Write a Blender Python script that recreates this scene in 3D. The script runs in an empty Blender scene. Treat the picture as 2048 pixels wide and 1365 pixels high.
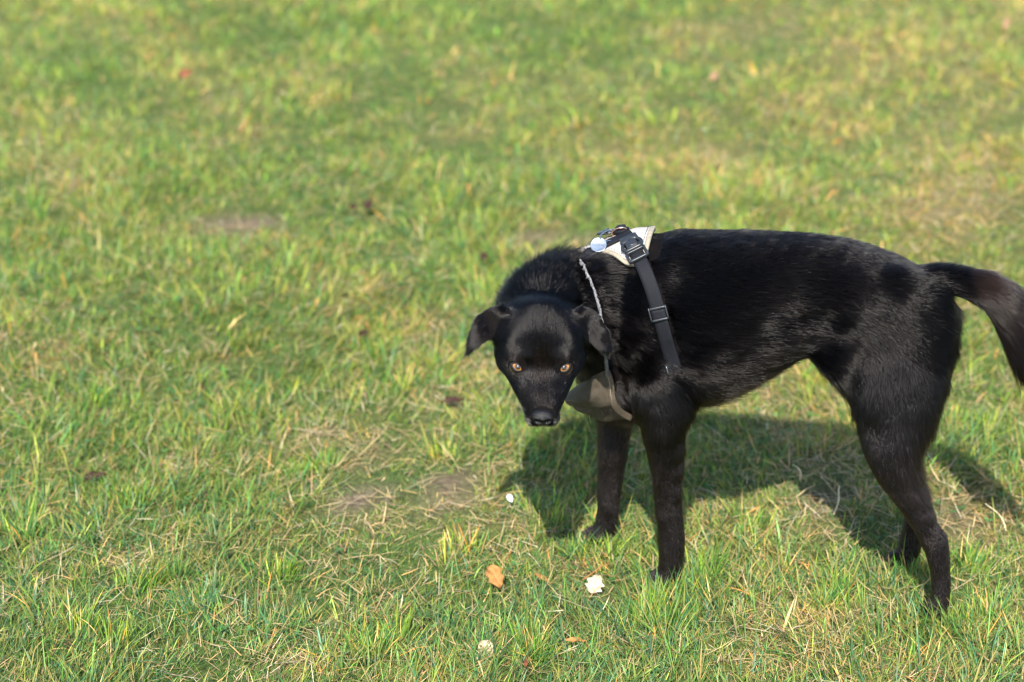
import bpy, math, random
import numpy as np
from mathutils import Vector, Matrix
from mathutils.bvhtree import BVHTree
from mathutils import noise as mnoise

R = math.radians
random.seed(7)
rng = np.random.default_rng(11)
scene = bpy.context.scene
col = scene.collection

# ------------------------------------------------------------ camera, sky, sun, exposure
CAM_H, CAM_PITCH, LENS = 1.6, 25.0, 76.0
cam_data = bpy.data.cameras.new('camera')
cam = bpy.data.objects.new('camera', cam_data)
col.objects.link(cam)
cam.location = (0, 0, CAM_H)
cam.rotation_euler = (R(90 - CAM_PITCH), 0, 0)
cam_data.lens = LENS
cam_data.sensor_width = 36.0
cam_data.clip_start = 0.05
cam_data.clip_end = 2000
cam_data.dof.use_dof = True
cam_data.dof.focus_distance = 2.82
cam_data.dof.aperture_fstop = 3.3
scene.camera = cam

SUN_AZ = math.atan2(-0.11, -1.0)      # towards the sun: behind the viewer, a touch to the left
SUN_EL = R(48)
sun_vec = Vector((math.sin(SUN_AZ) * math.cos(SUN_EL), math.cos(SUN_AZ) * math.cos(SUN_EL), math.sin(SUN_EL)))
world = bpy.data.worlds.new('World')
scene.world = world
world.use_nodes = True
wn = world.node_tree
bg = wn.nodes['Background']
sky = wn.nodes.new('ShaderNodeTexSky')
sky.sky_type = 'NISHITA'
sky.sun_disc = False
sky.sun_elevation = SUN_EL
sky.sun_rotation = SUN_AZ
wn.links.new(sky.outputs[0], bg.inputs[0])
bg.inputs[1].default_value = 0.15
sd = bpy.data.lights.new('sun', 'SUN')
sd.energy = 4.8
sd.angle = R(0.5)
sd.color = (1.0, 0.94, 0.84)
sun = bpy.data.objects.new('sun', sd)
col.objects.link(sun)
sun.rotation_euler = (-sun_vec).to_track_quat('-Z', 'Y').to_euler()
sun.location = (1.5, -3, 5)

scene.view_settings.view_transform = 'Standard'
scene.view_settings.look = 'None'
scene.view_settings.gamma = 1.0
scene.view_settings.exposure = 1.28
scene.view_settings.use_curve_mapping = False
scene.render.engine = 'CYCLES'
scene.cycles.use_denoising = True
scene.cycles.denoiser = 'OPENIMAGEDENOISE'
scene.cycles.filter_width = 1.3
scene.cycles.max_bounces = 8
scene.cycles.transparent_max_bounces = 8
scene.cycles.sample_clamp_indirect = 4.0

# ------------------------------------------------------------ small helpers
FPX = 2048 * LENS / 36.0
_p = R(CAM_PITCH)
C0 = np.array([0, 0, CAM_H], float)
AX = np.array([0, math.cos(_p), -math.sin(_p)])
UPV = np.array([0, math.sin(_p), math.cos(_p)])
RT = np.array([1.0, 0, 0])


def ray(px, py):
    d = AX + RT * ((px - 1024) / FPX) + UPV * ((682.5 - py) / FPX)
    return d / np.linalg.norm(d)


def on_ground(px, py, z=0.0):
    d = ray(px, py)
    return C0 + d * ((z - CAM_H) / d[2])


def project(p):
    q = np.asarray(p, float) - C0
    dep = q @ AX
    return np.stack([1024 + FPX * (q @ RT) / dep, 682.5 - FPX * (q @ UPV) / dep], -1)


def unit(v):
    v = np.asarray(v, float)
    return v / (np.linalg.norm(v, axis=-1, keepdims=True) + 1e-12)


# the dog stands along this line (fore feet to hind feet)
FC = (on_ground(1345, 1168) + on_ground(1207, 1090)) / 2
HC = (on_ground(1882, 1236) + on_ground(1818, 1138)) / 2
FW = unit(FC - HC)                       # towards the head
LT = unit(np.cross([0, 0, 1.0], FW))     # the dog's left, towards the viewer
Z3 = np.array([0, 0, 1.0])
ORG = FC.copy()


def onp(px, py, off=0.0):
    """point on the vertical plane parallel to the dog's spine, off metres towards the viewer"""
    d = ray(px, py)
    return C0 + d * (((ORG + LT * off - C0) @ LT) / (d @ LT))


def prop(o, label=None, cat=None, group=None, kind=None):
    if label: o['label'] = label
    if cat: o['category'] = cat
    if group: o['group'] = group
    if kind: o['kind'] = kind
    return o


def empty(name, loc):
    o = bpy.data.objects.new(name, None)
    o.empty_display_size = 0.05
    o.location = loc
    col.objects.link(o)
    return o


def wpos(o):
    v = Vector((0, 0, 0))
    while o is not None:
        v += o.location
        o = o.parent
    return np.array(v)


def mesh_obj(name, verts, faces, mat, parent=None, smooth=True, origin=None):
    """verts in world coordinates; the object sits at origin (or its parent's origin)"""
    base = wpos(parent) if parent else np.zeros(3)
    if origin is None:
        origin = base
    v = np.asarray(verts, float) - np.asarray(origin)
    me = bpy.data.meshes.new(name)
    me.from_pydata([tuple(x) for x in v], [], [tuple(f) for f in faces])
    me.update()
    if smooth:
        me.polygons.foreach_set('use_smooth', [True] * len(me.polygons))
    if mat: me.materials.append(mat)
    o = bpy.data.objects.new(name, me)
    col.objects.link(o)
    if parent: o.parent = parent
    o.location = Vector(np.asarray(origin) - base)
    return o


def big_mesh(name, verts, loops, sizes, mat, colors=None, smooth=True):
    """fast numpy mesh: loops = flat vertex indices, sizes = loop count of each face"""
    me = bpy.data.meshes.new(name)
    me.vertices.add(len(verts))
    me.vertices.foreach_set('co', np.ascontiguousarray(verts, dtype=np.float32).ravel())
    me.loops.add(len(loops))
    me.loops.foreach_set('vertex_index', np.asarray(loops, dtype=np.int32))
    me.polygons.add(len(sizes))
    st = np.zeros(len(sizes), dtype=np.int32)
    st[1:] = np.cumsum(sizes)[:-1]
    me.polygons.foreach_set('loop_start', st)
    me.update(calc_edges=True)
    if smooth:
        me.polygons.foreach_set('use_smooth', np.ones(len(sizes), dtype=bool))
    if colors is not None:
        a = me.attributes.new('tint', 'FLOAT_COLOR', 'POINT')
        c4 = np.ones((len(verts), 4), dtype=np.float32)
        c4[:, :3] = colors
        a.data.foreach_set('color', c4.ravel())
    me.materials.append(mat)
    o = bpy.data.objects.new(name, me)
    col.objects.link(o)
    return o


# ------------------------------------------------------------ materials
def new_mat(name):
    m = bpy.data.materials.new(name)
    m.use_nodes = True
    nt = m.node_tree
    return m, nt, nt.nodes['Principled BSDF']


def nnode(nt, kind, **kw):
    n = nt.nodes.new(kind)
    for k, v in kw.items():
        if k.startswith('i_'):
            n.inputs[k[2:]].default_value = v
        else:
            setattr(n, k, v)
    return n


def noise_mat(name, c1, c2, scale=60, rough=0.6, bump=0.0, bscale=300, detail=4, spec=0.5, metal=0.0, sheen=0.0):
    m, nt, b = new_mat(name)
    tc = nnode(nt, 'ShaderNodeTexCoord')
    nz = nnode(nt, 'ShaderNodeTexNoise')
    nz.inputs['Scale'].default_value = scale
    nz.inputs['Detail'].default_value = detail
    cr = nnode(nt, 'ShaderNodeValToRGB')
    cr.color_ramp.elements[0].position = 0.35
    cr.color_ramp.elements[1].position = 0.65
    cr.color_ramp.elements[0].color = (*c1, 1)
    cr.color_ramp.elements[1].color = (*c2, 1)
    nt.links.new(tc.outputs['Object'], nz.inputs['Vector'])
    nt.links.new(nz.outputs['Fac'], cr.inputs['Fac'])
    nt.links.new(cr.outputs['Color'], b.inputs['Base Color'])
    b.inputs['Roughness'].default_value = rough
    b.inputs['Metallic'].default_value = metal
    b.inputs['Specular IOR Level'].default_value = spec
    b.inputs['Sheen Weight'].default_value = sheen
    if bump:
        n2 = nnode(nt, 'ShaderNodeTexNoise')
        n2.inputs['Scale'].default_value = bscale
        n2.inputs['Detail'].default_value = 3
        bp = nnode(nt, 'ShaderNodeBump')
        bp.inputs['Strength'].default_value = bump
        bp.inputs['Distance'].default_value = 0.001
        nt.links.new(tc.outputs['Object'], n2.inputs['Vector'])
        nt.links.new(n2.outputs['Fac'], bp.inputs['Height'])
        nt.links.new(bp.outputs['Normal'], b.inputs['Normal'])
    return m


M_skin = noise_mat('dark_skin', (0.0025, 0.0023, 0.0025), (0.005, 0.004, 0.004), rough=0.9, spec=0.05)
M_lid = noise_mat('eyelid_skin', (0.006, 0.005, 0.005), (0.010, 0.0085, 0.0085), scale=400, rough=0.45, bump=0.3, bscale=900, spec=.3)
M_nose = noise_mat('nose_leather', (0.003, 0.0028, 0.003), (0.007, 0.0065, 0.007), scale=300, rough=0.19, bump=0.8, bscale=1300, spec=.26)
M_claw = noise_mat('claw_horn', (0.02, 0.018, 0.016), (0.05, 0.045, 0.04), rough=0.35)


def hair_mat(name, rough, ior, radial=.35):
    m = bpy.data.materials.new(name)
    m.use_nodes = True
    nt = m.node_tree
    nt.nodes.clear()
    out = nnode(nt, 'ShaderNodeOutputMaterial')
    h = nnode(nt, 'ShaderNodeBsdfHairPrincipled')
    h.model = 'CHIANG'
    h.parametrization = 'COLOR'
    at = nnode(nt, 'ShaderNodeAttribute', attribute_name='tint')
    nt.links.new(at.outputs['Color'], h.inputs['Color'])
    h.inputs['Roughness'].default_value = rough
    h.inputs['IOR'].default_value = ior
    h.inputs['Radial Roughness'].default_value = radial
    h.inputs['Coat'].default_value = 0.0
    h.inputs['Random Roughness'].default_value = 0.05
    nt.links.new(h.outputs[0], out.inputs['Surface'])
    return m


M_fur = hair_mat('black_fur', .12, 1.26)
M_furleg = hair_mat('short_leg_fur', .22, 1.33, .45)
M_furear = hair_mat('ear_fur_hair', .18, 1.31)
M_furhead = hair_mat('sleek_face_fur', .14, 1.33)

# ------------------------------------------------------------ the dog's body
VS, FS = [], []          # collected closed shells
FLOW = []                # (p0, p1, direction, radius) of the coat's lie
nv = 0


def add_shell(v, f):
    global nv
    VS.append(np.asarray(v, float))
    FS.extend([tuple(i + nv for i in q) for q in f])
    nv += len(v)


def ring_shell(centers, A, B, ra, rb, n=28, p=2.0, sub=5):
    """closed tube through centers; A,B = cross axes, ra,rb = radii; Catmull-Rom between stations"""
    centers, A, B = map(lambda q: np.asarray(q, float), (centers, A, B))
    ra, rb = np.asarray(ra, float), np.asarray(rb, float)
    D = np.concatenate([centers, A, B, ra[:, None], rb[:, None]], 1)
    Dp = np.vstack([2 * D[0] - D[1], D, 2 * D[-1] - D[-2]])
    out = []
    for i in range(1, len(Dp) - 2):
        for t in np.linspace(0, 1, sub, endpoint=False):
            p0, p1, p2, p3 = Dp[i - 1:i + 3]
            out.append(0.5 * (2 * p1 + (p2 - p0) * t + (2 * p0 - 5 * p1 + 4 * p2 - p3) * t * t + (3 * p1 - p0 - 3 * p2 + p3) * t ** 3))
    out.append(D[-1])
    out = np.array(out)
    cs, a, b = out[:, :3], unit(out[:, 3:6]), unit(out[:, 6:9])
    r1, r2 = np.maximum(out[:, 9], 1e-3), np.maximum(out[:, 10], 1e-3)
    th = np.linspace(0, 2 * np.pi, n, endpoint=False)
    c, s = np.cos(th), np.sin(th)
    c = np.sign(c) * np.abs(c) ** (2 / p); s = np.sign(s) * np.abs(s) ** (2 / p)
    # rounded end caps
    rings = []
    def ring(k, sc, shift):
        ax = unit(cs[min(k + 1, len(cs) - 1)] - cs[max(k - 1, 0)])
        return cs[k] + ax * shift + (a[k] * r1[k])[None] * (c * sc)[:, None] + (b[k] * r2[k])[None] * (s * sc)[:, None]
    rm0, rm1 = min(r1[0], r2[0]), min(r1[-1], r2[-1])
    for q in (0.25, 0.6, 0.85): rings.append(ring(0, math.sin(q * math.pi / 2), -rm0 * 0.8 * math.cos(q * math.pi / 2)))
    for k in range(len(cs)): rings.append(ring(k, 1, 0))
    for q in (0.85, 0.6, 0.25): rings.append(ring(len(cs) - 1, math.sin(q * math.pi / 2), rm1 * 0.8 * math.cos(q * math.pi / 2)))
    v = np.concatenate(rings)
    m = len(rings)
    f = []
    for i in range(m - 1):
        for j in range(n):
            k = (j + 1) % n
            f.append((i * n + j, i * n + k, (i + 1) * n + k, (i + 1) * n + j))
    v = np.vstack([v, rings[0].mean(0), rings[-1].mean(0)])
    for j in range(n):
        k = (j + 1) % n
        f.append((m * n, k, j))
        f.append((m * n + 1, (m - 1) * n + j, (m - 1) * n + k))
    return v, f


def blob(c, axes, radii, n=20):
    """ellipsoid; axes 3x3 rows"""
    v, f = [], []
    m = n // 2
    for i in range(m + 1):
        ph = math.pi * i / m
        for j in range(n):
            t = 2 * math.pi * j / n
            v.append((math.sin(ph) * math.cos(t), math.sin(ph) * math.sin(t), math.cos(ph)))
    for i in range(m):
        for j in range(n):
            k = (j + 1) % n
            f.append((i * n + j, (i + 1) * n + j, (i + 1) * n + k, i * n + k))
    v = np.array(v) * np.asarray(radii)
    return np.asarray(c) + v @ np.asarray(axes), f


def flow(pts, r=0.05, reg=0):
    for i in range(len(pts) - 1):
        FLOW.append((np.asarray(pts[i]), np.asarray(pts[i + 1]), unit(np.asarray(pts[i + 1]) - np.asarray(pts[i])), r, reg))


def pxm(p):
    """metres per photo pixel at a world point"""
    return ((np.asarray(p) - C0) @ AX) / FPX


# --- trunk: px, top, bottom, half width (m), lateral offset
TR = [(1200, 530, 745, .048), (1228, 492, 800, .066), (1270, 472, 818, .078), (1320, 468, 818, .086),
      (1380, 468, 806, .090), (1440, 468, 790, .090), (1500, 469, 768, .086), (1560, 471, 738, .079),
      (1620, 475, 704, .072), (1680, 483, 692, .073), (1740, 499, 700, .074), (1800, 524, 700, .064),
      (1850, 552, 690, .054), (1880, 590, 670, .036)]
tc, tA, tB, ta, tb = [], [], [], [], []
for px, t, b, a in TR:
    c = onp(px, (t + b) / 2)
    e = (b - t) / 2 * pxm(c)
    cp, sp = math.cos(R(24)), math.sin(R(24))
    h = math.sqrt(max(e * e - (a * sp) ** 2, 1e-4)) / cp
    tc.append(c); ta.append(a); tb.append(h); tA.append(LT); tB.append(Z3)
add_shell(*ring_shell(tc, tA, tB, ta, tb, n=40, p=2.15))
TRC = np.array(tc)
flow([c + Z3 * 0.03 for c in TRC], r=.06)
flow([c - Z3 * 0.07 + np.array([0, 0, -.004 * i]) for i, c in enumerate(TRC[2:10])], r=.05)


def limb(st, off, lat, n=24, p=2.0, reg=3):
    """st: (px, py, half width px) ; off, lat lists in metres"""
    cs = [onp(x, y, o) for (x, y, w), o in zip(st, off)]
    ra = [w * pxm(c) for (x, y, w), c in zip(st, cs)]
    A, B = [], []
    for i in range(len(cs)):
        t = unit(cs[min(i + 1, len(cs) - 1)] - cs[max(i - 1, 0)])
        s = unit(np.cross(t, LT))
        A.append(s); B.append(unit(np.cross(s, t)))
    add_shell(*ring_shell(cs, A, B, ra, lat, n=n, p=p))
    flow(cs[2:], r=.02, reg=reg)
    return cs


def paw(c, f, w=.021, ln=.027):
    """four toes and a pad; c = ankle point on the ground, f = heading"""
    f = unit(np.array([f[0], f[1], 0])); s = np.cross(Z3, f)
    add_shell(*blob(c + f * ln * .15 + Z3 * .016, [f, s, Z3], (ln * .5, w * 1.0, .017)))
    for k, (u, l) in enumerate(((-1.35, .30), (-.45, .46), (.45, .46), (1.35, .30))):
        add_shell(*blob(c + f * ln * l * 1.5 + s * w * .42 * u + Z3 * .011, [f, s, Z3], (.0165, .0083, .0115), n=14))


# near fore leg
nf = limb([(1312, 640, 50), (1316, 740, 56), (1326, 815, 48), (1326, 873, 40), (1333, 932, 34), (1337, 1005, 30), (1341, 1049, 26),
           (1344, 1085, 27), (1342, 1118, 24), (1341, 1150, 24)],
          [.045, .058, .062, .060, .057, .053, .050, .049, .049, .049],
          [.035, .036, .034, .027, .022, .0185, .018, .018, .017, .017])
# far fore leg
ff = limb([(1262, 660, 48), (1262, 740, 50), (1238, 800, 40), (1228, 850, 34), (1226, 902, 32), (1222, 940, 29), (1218, 982, 25), (1217, 1012, 22),
           (1214, 1040, 23), (1208, 1072, 21)],
          [-.045, -.052, -.054, -.053, -.050, -.050, -.049, -.048, -.048, -.048],
          [.034, .034, .031, .026, .022, .019, .017, .017, .016, .016])
# near hind leg
nh = limb([(1790, 590, 70), (1794, 670, 92), (1792, 745, 102), (1790, 820, 80), (1780, 885, 56), (1792, 948, 39), (1825, 1005, 30), (1849, 1050, 26),
           (1872, 1096, 25), (1880, 1140, 20.5), (1882, 1185, 19), (1880, 1216, 20)],
          [.030, .038, .046, .054, .060, .063, .064, .062, .061, .061, .062, .063],
          [.034, .036, .036, .034, .031, .027, .021, .018, .017, .0145, .014, .015], p=2.1)
# far hind leg
fh = limb([(1795, 600, 60), (1795, 680, 70), (1785, 760, 60), (1780, 830, 48), (1795, 900, 38), (1818, 955, 28), (1836, 1000, 26), (1834, 1030, 24),
           (1826, 1068, 24), (1820, 1098, 22), (1816, 1122, 22)],
          [-.030, -.040, -.047, -.056, -.060, -.062, -.063, -.064, -.065, -.066, -.067],
          [.032, .034, .033, .030, .025, .020, .017, .016, .014, .014, .014])
for cs, w in ((nf, .021), (ff, .021), (nh, .019), (fh, .019)):
    e = cs[-1].copy(); e[2] = 0
    paw(e, FW + LT * (.12 if cs is nf else 0.0), w)
# heels (point of hock) and elbows
add_shell(*blob(onp(1884, 1082, .061), [FW, LT, Z3], (.011, .011, .018)))
add_shell(*blob(onp(1362, 812, .062), [FW, LT, Z3], (.016, .020, .026)))
# shoulder, rump and hip muscles, fold of the flank
add_shell(*blob(onp(1285, 640, .050), [unit(FW + Z3 * .3), LT, unit(Z3 - FW * .3)], (.056, .034, .092)))
add_shell(*blob(onp(1270, 640, -.048), [unit(FW + Z3 * .3), LT, unit(Z3 - FW * .3)], (.056, .034, .092)))
add_shell(*blob(onp(1212, 620, .038), [FW, LT, Z3], (.050, .042, .075)))
add_shell(*blob(onp(1185, 600, .045), [FW, LT, Z3], (.040, .036, .060)))
add_shell(*blob(onp(1235, 735, .032), [FW, LT, Z3], (.040, .036, .055)))
add_shell(*blob(onp(1215, 745, -.030), [FW, LT, Z3], (.040, .036, .055)))
add_shell(*blob(onp(1800, 608, .026), [unit(FW + Z3 * .35), LT, unit(Z3 - FW * .35)], (.070, .036, .050)))
add_shell(*blob(onp(1790, 612, -.030), [unit(FW + Z3 * .35), LT, unit(Z3 - FW * .35)], (.070, .036, .050)))
add_shell(*blob(onp(1862, 690, .030), [unit(FW * 1.0 + Z3 * .1), LT, Z3], (.030, .028, .075)))
add_shell(*blob(onp(1862, 690, -.030), [unit(FW * 1.0 + Z3 * .1), LT, Z3], (.026, .028, .075)))
for q in (1, -1):
    fl = [onp(1580, 668, .028 * q), onp(1630, 668, .040 * q), onp(1680, 700, .050 * q), onp(1728, 760, .052 * q)]
    add_shell(*ring_shell(fl, [unit(Z3 - FW * (.3 * k)) for k in range(4)], [LT] * 4, [.026, .032, .036, .028], [.016, .020, .024, .020]))
# tail
tl = [onp(1838, 566, 0), onp(1872, 560, .0), onp(1925, 564, .005), onp(1975, 582, .01), onp(2015, 622, .015), onp(2044, 676, .02), onp(2072, 732, .022), onp(2100, 780, .022)]
tw = np.array([34, 33, 31, 32, 34, 32, 25, 10.]) * pxm(tl[2])
tS = [unit(np.cross(unit(tl[min(i + 1, 7)] - tl[max(i - 1, 0)]), LT)) for i in range(8)]
add_shell(*ring_shell(tl, tS, [LT] * 8, tw, tw * .85))
flow(tl, r=.03, reg=4)

flow([onp(1690, 540, .085), onp(1790, 610, .095), onp(1880, 690, .08)], r=.01)
flow([onp(1270, 560, .10), onp(1450, 575, .10), onp(1650, 575, .09)], r=.01)
# --- head, in its own frame: s = back from the nose tip, x = dog's left (right in the photo), u = up
HEAD_EL, HEAD_YAW, HEAD_ROLL = R(-17), R(1.0), R(0.8)
NOSE_Y = 2.42
_d = ray(1086, 838)
NOSE = C0 + _d * (NOSE_Y / _d[1])
hF = np.array([math.sin(HEAD_YAW) * math.cos(HEAD_EL), -math.cos(HEAD_YAW) * math.cos(HEAD_EL), math.sin(HEAD_EL)])  # nose direction
hX = unit(np.cross(hF, Z3)) * -1.0
hX = hX if hX[0] > 0 else -hX
hU = unit(np.cross(hX, hF)); hU = hU if hU[2] > 0 else -hU
_c, _s = math.cos(HEAD_ROLL), math.sin(HEAD_ROLL)
hX, hU = hX * _c - hU * _s, hU * _c + hX * _s
HM = np.array([hX, -hF, hU])      # rows: x, s, u


def H(x, s, u):
    return NOSE + np.array([x, s, u]) @ HM


def head_loft(st, p=2.0, n=32):
    cs = [H(0, s, u) for s, u, w, h in st]
    k = len(st)
    return ring_shell(cs, [hX] * k, [hU] * k, [q[2] for q in st], [q[3] for q in st], n=n, p=p)


def HP(px, py, s):
    '''point under a photo pixel on the plane s of the head frame'''
    d = ray(px, py)
    o = NOSE - hF * s
    return C0 + d * (((o - C0) @ hF) / (d @ hF))


add_shell(*head_loft([(.007, -.006, .0130, .010), (.014, -.008, .0185, .0155), (.028, -.009, .0245, .0180), (.045, -.008, .0305, .0200),
                      (.062, -.006, .0370, .0225), (.080, -.001, .0440, .026), (.095, .004, .050, .030)], p=2.35))
add_shell(*head_loft([(.068, .002, .028, .016), (.080, .010, .040, .024), (.096, .017, .050, .033), (.120, .020, .0565, .039),
                      (.147, .018, .0575, .041), (.173, .010, .051, .040), (.198, .000, .042, .036)], p=2.15))
for sx in (-1, 1):
    add_shell(*blob(H(sx * .037, .124, .004), HM, (.023, .042, .028)))          # cheek
    add_shell(*blob(H(sx * .023, .082, .026), HM, (.014, .012, .008)))           # brow
    add_shell(*blob(H(sx * .0120, .016, -.013), HM, (.0108, .017, .012)))          # flews
add_shell(*blob(H(0, .135, -.026), HM, (.034, .045, .022)))                       # throat / jaw
add_shell(*blob(H(0, .045, .005), HM, (.015, .040, .011)))                        # bridge of the nose


# ears: semi-pricked, folded over at the tips
def ear(sx, st):
    wd = [.024, .0225, .018, .011, .0035]
    th = [.0085, .0052, .0042, .0038, .003]
    cs = [HP(x, y, q) for x, y, q in st]
    A, B = [], []
    for i in range(len(cs)):
        t = unit(cs[min(i + 1, len(cs) - 1)] - cs[max(i - 1, 0)])
        wv = unit(-hU * .75 + hF * .65)
        wv = unit(wv - t * (wv @ t))
        A.append(wv); B.append(unit(np.cross(t, wv)))
    add_shell(*ring_shell(cs, A, B, wd, th, n=24, sub=8))
    flow(cs, r=.012, reg=2)
    return cs


EAR_L = ear(-1, [(1016, 640, .142), (990, 646, .140), (969, 657, .132), (952, 678, .122), (941, 698, .114)])
EAR_R = ear(1, [(1148, 642, .142), (1172, 650, .140), (1190, 664, .132), (1206, 688, .122), (1215, 710, .114)])

# neck: from the withers forward and round to the head
wN = [onp(1262, 606, 0.0), onp(1215, 618, .005), onp(1168, 628, .03), H(.020, .235, -.022), H(.002, .195, -.008), H(0, .165, .0)]
nA = [LT, unit(LT + .25 * FW * -1), unit(LT - .55 * FW), unit(hX * .9 - .3 * FW), hX, hX]
nB = [Z3, Z3, Z3, unit(Z3 + hU), hU, hU]
add_shell(*ring_shell(wN, nA, nB, [.070, .070, .065, .058, .052, .046], [.098, .090, .080, .070, .055, .042], n=32))
flow([H(0, .06, .02), H(0, .10, .05), H(0, .17, .055), wN[3]], r=.03, reg=1)
flow([wN[3], wN[2], wN[1], wN[0]], r=.05)
flow([H(0, .01, 0), H(0, .08, .01)], r=.02, reg=1)
for sx in (-1, 1): flow([H(sx * .02, .01, -.01), H(sx * .04, .09, 0), H(sx * .055, .16, 0)], r=.02, reg=1)
# ------------------------------------------------------------ one skin over all of it
def build_skin():
    me = bpy.data.meshes.new('body_shells')
    me.from_pydata([tuple(v) for v in np.vstack(VS)], [], FS)
    me.update()
    o = bpy.data.objects.new('body_shells', me)
    col.objects.link(o)
    m = o.modifiers.new('r', 'REMESH'); m.mode = 'VOXEL'; m.voxel_size = 0.0030
    s = o.modifiers.new('s', 'SMOOTH'); s.factor = 0.5; s.iterations = 3
    dg = bpy.context.evaluated_depsgraph_get()
    ev = o.evaluated_get(dg)
    em = ev.to_mesh()
    n = len(em.vertices)
    co = np.empty(n * 3, dtype=np.float32); em.vertices.foreach_get('co', co)
    faces = np.empty(len(em.loops), dtype=np.int32); em.loops.foreach_get('vertex_index', faces)
    sizes = np.empty(len(em.polygons), dtype=np.int32); em.polygons.foreach_get('loop_total', sizes)
    ev.to_mesh_clear()
    bpy.data.objects.remove(o); bpy.data.meshes.remove(me)
    return co.reshape(-1, 3).astype(float), faces, sizes


SK_V, SK_L, SK_S = build_skin()
assert (SK_S == 4).all()
QUADS = SK_L.reshape(-1, 4)

# neighbour smoothing where big masses meet, then a few hand-placed dents and swells
E = np.concatenate([QUADS[:, [0, 1]], QUADS[:, [1, 2]], QUADS[:, [2, 3]], QUADS[:, [3, 0]]])
E = np.unique(np.sort(E, 1), axis=0)
DEG = np.bincount(E.ravel(), minlength=len(SK_V)).astype(float)[:, None]


def lap(V, w, it):
    for _ in range(it):
        S = np.zeros_like(V)
        for k in range(3):
            S[:, k] = np.bincount(E[:, 0], V[E[:, 1], k], len(V)) + np.bincount(E[:, 1], V[E[:, 0], k], len(V))
        V = V + w * (S / DEG - V)
    return V


dh = (SK_V - NOSE) @ HM.T                               # head coordinates of every vertex
# weight: strong smoothing on the trunk and limb roots, almost none on the head
w_body = np.clip((np.linalg.norm(SK_V - H(0, .11, .01), axis=1) - .10) / .06, 0, 1)
w_body *= np.clip((SK_V[:, 2] - .06) / .06, 0.15, 1)
ear_pts = np.concatenate([np.linspace(a, b, 6) for E_ in (EAR_L, EAR_R) for a, b in zip(E_[1:-1], E_[2:])])
near_ear = np.min([np.linalg.norm(SK_V - c, axis=1) for c in ear_pts], axis=0)
w_body = np.maximum(w_body, .55 * np.clip((near_ear - .018) / .012, 0.05, 1))
SK_V = lap(SK_V, (0.65 * w_body)[:, None], 46)


def vert_normals(V):
    q = QUADS
    fn = np.cross(V[q[:, 2]] - V[q[:, 0]], V[q[:, 3]] - V[q[:, 1]])
    N = np.zeros_like(V)
    for j in range(4):
        for k in range(3):
            N[:, k] += np.bincount(q[:, j], fn[:, k], len(V))
    return unit(N)


SK_N = vert_normals(SK_V)
if ((SK_V - SK_V.mean(0)) * SK_N).sum() < 0: SK_N = -SK_N


def dent(c, r, amt):
    """push the skin along its normal round a point"""
    global SK_V
    d = np.linalg.norm(SK_V - c, axis=1)
    SK_V = SK_V + SK_N * (amt * np.exp(-(d / r) ** 2))[:, None]


EYE_R = .0112
_bvh0 = BVHTree.FromPolygons([tuple(v) for v in SK_V], [tuple(int(i) for i in q) for q in QUADS])
EYES = []
for px, py in ((1036, 734.5), (1128, 736)):
    d = ray(px, py)
    q, _, _, _ = _bvh0.ray_cast(Vector(C0), Vector(d))
    EYES.append(np.array(q) + d * EYE_R * 0.92)
for sx, e in zip((-1, 1), EYES):
    dent(e - ray(*project(e)) * .008, .010, -.0014)      # eye sockets
    dent(e + hX * -sx * .013 + hF * .006, .007, -.0022)  # inner corner
    dent(e + hU * .015, .010, .0018)
dent(H(0, .105, .056), .022, -.0022)                      # furrow of the forehead
dent(H(0, .150, .062), .03, .003)
for x, y, o, r, a in ((1400, 560, .09, .05, -.004), (1345, 700, .09, .03, -.006), (1700, 650, .09, .04, -.002), (1760, 800, .1, .02, .002),
                      (1640, 600, .09, .05, -.0008), (1500, 620, .09, .08, .003), (1210, 640, .06, .03, -.001), 
                      (1740, 860, .09, .02, -.004), (1858, 1075, .08, .012, -.0025), (1357, 880, .075, .011, -.0032), (1360, 925, .07, .011, -.0036), (1362, 970, .07, .011, -.0036), (1362, 1010, .065, .010, -.003),
                      (1852, 975, .075, .010, -.003), (1862, 1015, .075, .010, -.0035), (1868, 1050, .075, .010, -.0035), (1318, 1035, .065, .012, .002), (1205, 1010, -.03, .012, .002),
                      (1815, 860, .10, .022, -.003), (1730, 840, .10, .02, .0025), (1325, 880, .09, .018, .002), (1375, 790, .09, .014, -.003), (1300, 760, .10, .03, .002),
                      (1545, 652, .085, .016, -.004), (1580, 643, .085, .016, -.005), (1615, 642, .085, .016, -.006), (1650, 652, .08, .016, -.006), (1682, 682, .08, .016, -.005)):
    dent(onp(x, y, o), r, a)
SK_N = vert_normals(SK_V)
if ((SK_V - SK_V.mean(0)) * SK_N).sum() < 0: SK_N = -SK_N
BVH = BVHTree.FromPolygons([tuple(v) for v in SK_V], [tuple(int(i) for i in q) for q in QUADS])

dog = prop(empty('dog', Vector((ORG[0], ORG[1], 0))),
           'black short haired dog with amber eyes standing side on with its head turned', 'dog')
body = big_mesh('body', SK_V - wpos(dog), QUADS.ravel(), SK_S, M_skin)
body.parent = dog

# ------------------------------------------------------------ harness on the dog
def surfpx(px, py, up=0.0):
    yy = py
    while True:
        q, n, _, _ = BVH.ray_cast(Vector(C0), Vector(ray(px, yy)))
        if q is not None: break
        yy += 1
    q, n = np.array(q), np.array(n)
    if n @ (C0 - q) < 0: n = -n
    if yy != py:                                         # just above the outline: same depth
        q = C0 + ray(px, py) * np.linalg.norm(q - C0)
        n = unit(n + Z3)
    return q + n * up, n


def surf_in(c, dr, reach=.25):
    """skin met when coming in towards c from outside along dr"""
    q, n, _, _ = BVH.ray_cast(Vector(c + dr * reach), Vector(-dr))
    q, n = np.array(q), np.array(n)
    if n @ dr < 0: n = -n
    return q, n


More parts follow.
